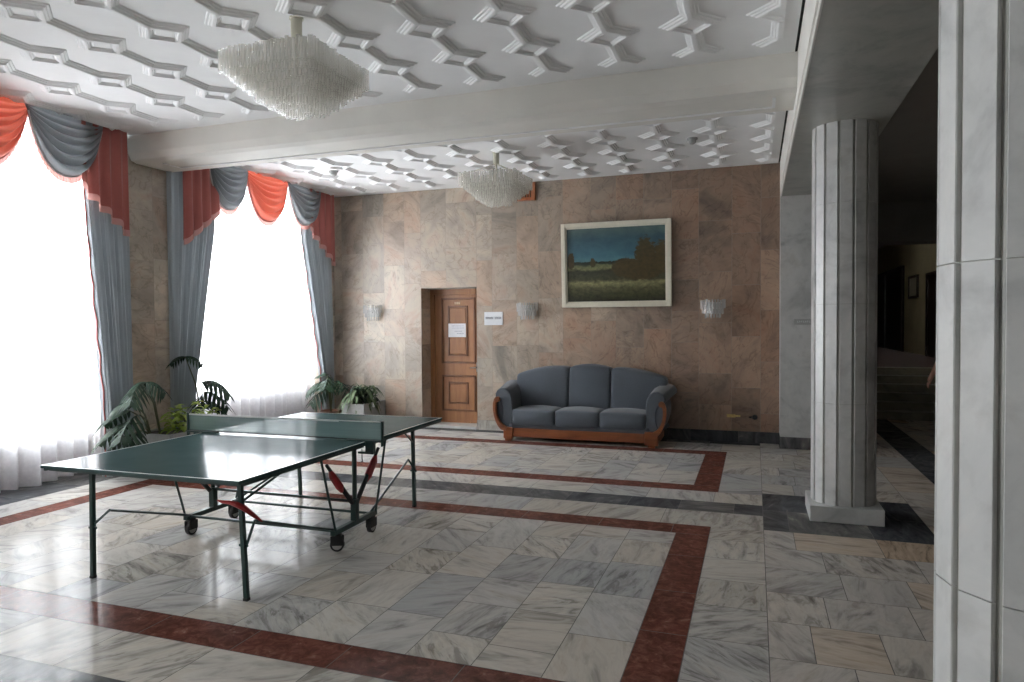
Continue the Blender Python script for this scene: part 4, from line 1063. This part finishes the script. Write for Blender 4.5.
# ------------------------------------------------------------ upper hall: doors, picture, chandelier, added fill light, person
def dark_door(n, y0, y1, zt_, label, mid):
    a = MB(); a.box((3.93, y0, .78), (4.01, y0+.08, zt_)); a.box((3.93, y1-.08, .78), (4.01, y1, zt_)); a.box((3.93, y0, zt_-.08), (4.01, y1, zt_)); a.box((3.96, y0, .78), (4.01, y1, zt_))
    d = struct(a.build('door_%d' % n, M['deepwood']), label, 'door')
    if mid:
        b = MB(); b.box((3.945, mid-.05, .8), (3.962, mid+.05, zt_-.1)); b.build('door_edge_strip', M['greyplate'], d)
    b = MB(); ringbox2 = [(y0+.2, y1-.2, 1.0, 1.7), (y0+.2, y1-.2, 1.9, zt_-.2)]
    for (p, q, r_, s_) in ringbox2:
        b.box((3.95, p, r_), (3.962, p+.05, s_)); b.box((3.95, q-.05, r_), (3.962, q, s_)); b.box((3.95, p, r_), (3.962, q, r_+.05)); b.box((3.95, p, s_-.05), (3.962, q, s_))
    b.build('panel_moulding', M['deepwood'], d)
dark_door(2, 22.2, 30.0, 3.22, 'wide dark doors on the side wall of the upper hall', 25.0)
dark_door(3, 16.4, 19.3, 2.80, 'dark doorway nearest the stairs, right of the small picture', None)
pc = thing('small_picture', 'small framed picture on the ochre wall of the upper hall', 'picture', (4.0, 20.9, 2.25))
a = MB(); a.box((3.95, 20.35, 2.25), (3.999, 20.42, 2.85)); a.box((3.95, 21.38, 2.25), (3.999, 21.45, 2.85)); a.box((3.95, 20.42, 2.25), (3.999, 21.38, 2.31)); a.box((3.95, 20.42, 2.79), (3.999, 21.38, 2.85)); a.build('frame', M['deepwood'], pc)
a = MB(); a.box((3.975, 20.42, 2.31), (3.999, 21.38, 2.79)); a.build('print', M['cream'], pc)
lc = thing('hall_chandelier', 'small dark chandelier hanging in the upper hall beyond the columns', 'chandelier', (2.75, 16.2, 4.1))
a = MB(); a.tube([(2.75, 16.2, 4.1), (2.75, 16.2, 3.62)], .012, 8); a.build('rod', M['rubber'], lc)
a = MB()
for r0, z in ((.28, 3.58), (.20, 3.48)):
    a.tube([(2.75+r0*math.cos(k*PI/12), 16.2+r0*math.sin(k*PI/12), z) for k in range(25)], .012, 6)
for k in range(4): a.bar((2.75, 16.2, 3.62), (2.75+.28*math.cos(k*PI/2), 16.2+.28*math.sin(k*PI/2), 3.58), .012)
a.build('ring_frame', M['rubber'], lc)
for r0, z, n in ((.28, 3.58, 16), (.20, 3.48, 10)):
    for k in range(n):
        b = MB(); th = 2*PI*k/n; b.tube([(2.75+r0*math.cos(th), 16.2+r0*math.sin(th), z), (2.75+r0*math.cos(th), 16.2+r0*math.sin(th), z-.15)], [.018, .022], 6); b.build('drop', M['rubber'], lc)
L = bpy.data.lights.new('upper_hall_fill', 'AREA'); L.energy = 3; L.size = .5; L.color = (1, .9, .7)  # added to lift the dark upper hall; no fixture hangs here
o = bpy.data.objects.new('upper_hall_fill', L); C.objects.link(o); o.location = (2.3, 19.5, 4.05)

def person():
    px, py = 2.455, 10.05
    t = thing('person', 'person in dark clothes walking past, bare forearm swinging behind the near column', 'person', (px, py, 0))
    def skin(name, verts, edges, mat, par, sub=2):
        me = bpy.data.meshes.new(name); me.from_pydata([v[0] for v in verts], edges, []); me.materials.append(mat)
        o = bpy.data.objects.new(name, me); C.objects.link(o); o.parent = par
        m = o.modifiers.new('skin', 'SKIN'); m.use_smooth_shade = True
        for i, v in enumerate(verts):
            me.skin_vertices[0].data[i].radius = v[1] if isinstance(v[1], tuple) else (v[1], v[1])
            me.skin_vertices[0].data[i].use_root = (i == 0)
        s = o.modifiers.new('sub', 'SUBSURF'); s.levels = sub; s.render_levels = sub
        return o
    V = [((0, 0, .92), (.15, .11)), ((0, 0, 1.08), (.125, .09)), ((0, 0, 1.27), (.15, .10)), ((0, 0, 1.40), (.10, .07)), ((0, 0, 1.47), .05), ((0, -.01, 1.525), .058), ((0, -.018, 1.585), (.086, .098)), ((0, -.005, 1.69), (.092, .112)),
         ((-.17, 0, 1.38), .048), ((-.25, .0, 1.12), .040), ((-.345, -.05, .93), .030), ((-.375, -.06, .865), (.022, .028)),
         ((.17, 0, 1.38), .048), ((.22, .04, 1.10), .040), ((.23, -.02, .86), .030), ((.23, -.03, .79), (.022, .028)),
         ((-.09, 0, .86), .085), ((-.10, -.06, .48), .055), ((-.10, .02, .10), .036), ((-.10, -.10, .035), (.035, .03)),
         ((.09, 0, .86), .085), ((.10, .06, .48), .055), ((.10, .20, .11), .036), ((.10, .09, .04), (.035, .03))]
    E_ = [(0, 1), (1, 2), (2, 3), (3, 4), (4, 5), (5, 6), (6, 7), (3, 8), (8, 9), (9, 10), (10, 11), (3, 12), (12, 13), (13, 14), (14, 15), (0, 16), (16, 17), (17, 18), (18, 19), (0, 20), (20, 21), (21, 22), (22, 23)]
    skin('body', V, E_, M['skin'], t)
    for (bx, by, bz, sx) in ((-.375, -.06, .865, -1), (.23, -.03, .79, 1)):
        for k, ln in enumerate((.072, .080, .076, .060)):
            yy = by-.030+.019*k
            skin('finger', [((bx, yy, bz), .0095), ((bx-.010, yy, bz-ln*.55), .0088), ((bx-.004, yy, bz-ln), .0078)], [(0, 1), (1, 2)], M['skin'], t, 1)
        skin('thumb', [((bx, by-.032, bz+.03), .011), ((bx+.004, by-.055, bz+.0), .0095), ((bx+.004, by-.058, bz-.03), .008)], [(0, 1), (1, 2)], M['skin'], t, 1)
    a = MB()
    prof = [(.085, .07, 1.455), (.15, .10, 1.425), (.19, .12, 1.39), (.20, .13, 1.30), (.17, .12, 1.08), (.19, .14, .92), (.22, .17, .70), (.25, .20, .50)]
    n = 28; b = len(a.v)
    for (rx, ry, z) in prof:
        for k in range(n): th = 2*PI*k/n; w = 1+.03*math.sin(7*th)*(1.4-z); a.v.append((rx*w*math.cos(th), ry*w*math.sin(th)+.01, z))
    for j in range(len(prof)-1):
        for k in range(n): a.face((b+j*n+k, b+j*n+(k+1) % n, b+(j+1)*n+(k+1) % n, b+(j+1)*n+k))
    a.build('dress', M['dress'], t, world=False, smooth=True, solid=.006)
    a = MB()
    def cap(u, v):
        th = 2*PI*u; ph = PI*(.01+.58*v); back = .5+.5*math.sin(th)
        ph = min(ph, PI*(.30+.30*back))
        return (.094*math.cos(th)*math.sin(ph), .008+.112*math.sin(th)*math.sin(ph), 1.672+.112*math.cos(ph))
    a.grid(cap, 28, 12); a.tube([(0, .09, 1.66), (0, .135, 1.65), (0, .165, 1.635)], [.03, .042, .02], 10)
    a.build('hair', M['hair'], t, world=False, smooth=True)
    a = MB(); a.tube([(0, -.10, 1.645), (0, -.122, 1.625), (0, -.105, 1.615)], [.008, .013, .01], 6); a.build('nose', M['skin'], t, world=False, smooth=True)
    for sx in (-1, 1):
        a = MB(); a.tube([(sx*.03, -.095, 1.652), (sx*.03, -.104, 1.652)], [.012, .006], 8); a.build('eye', M['hair'], t, world=False)
        a = MB(); fy = -.06 if sx < 0 else .13
        a.box((sx*.10-.045, fy-.14, 0), (sx*.10+.045, fy+.11, .07)); a.build('shoe', M['shoe'], t, world=False, bevel=.02)
person()
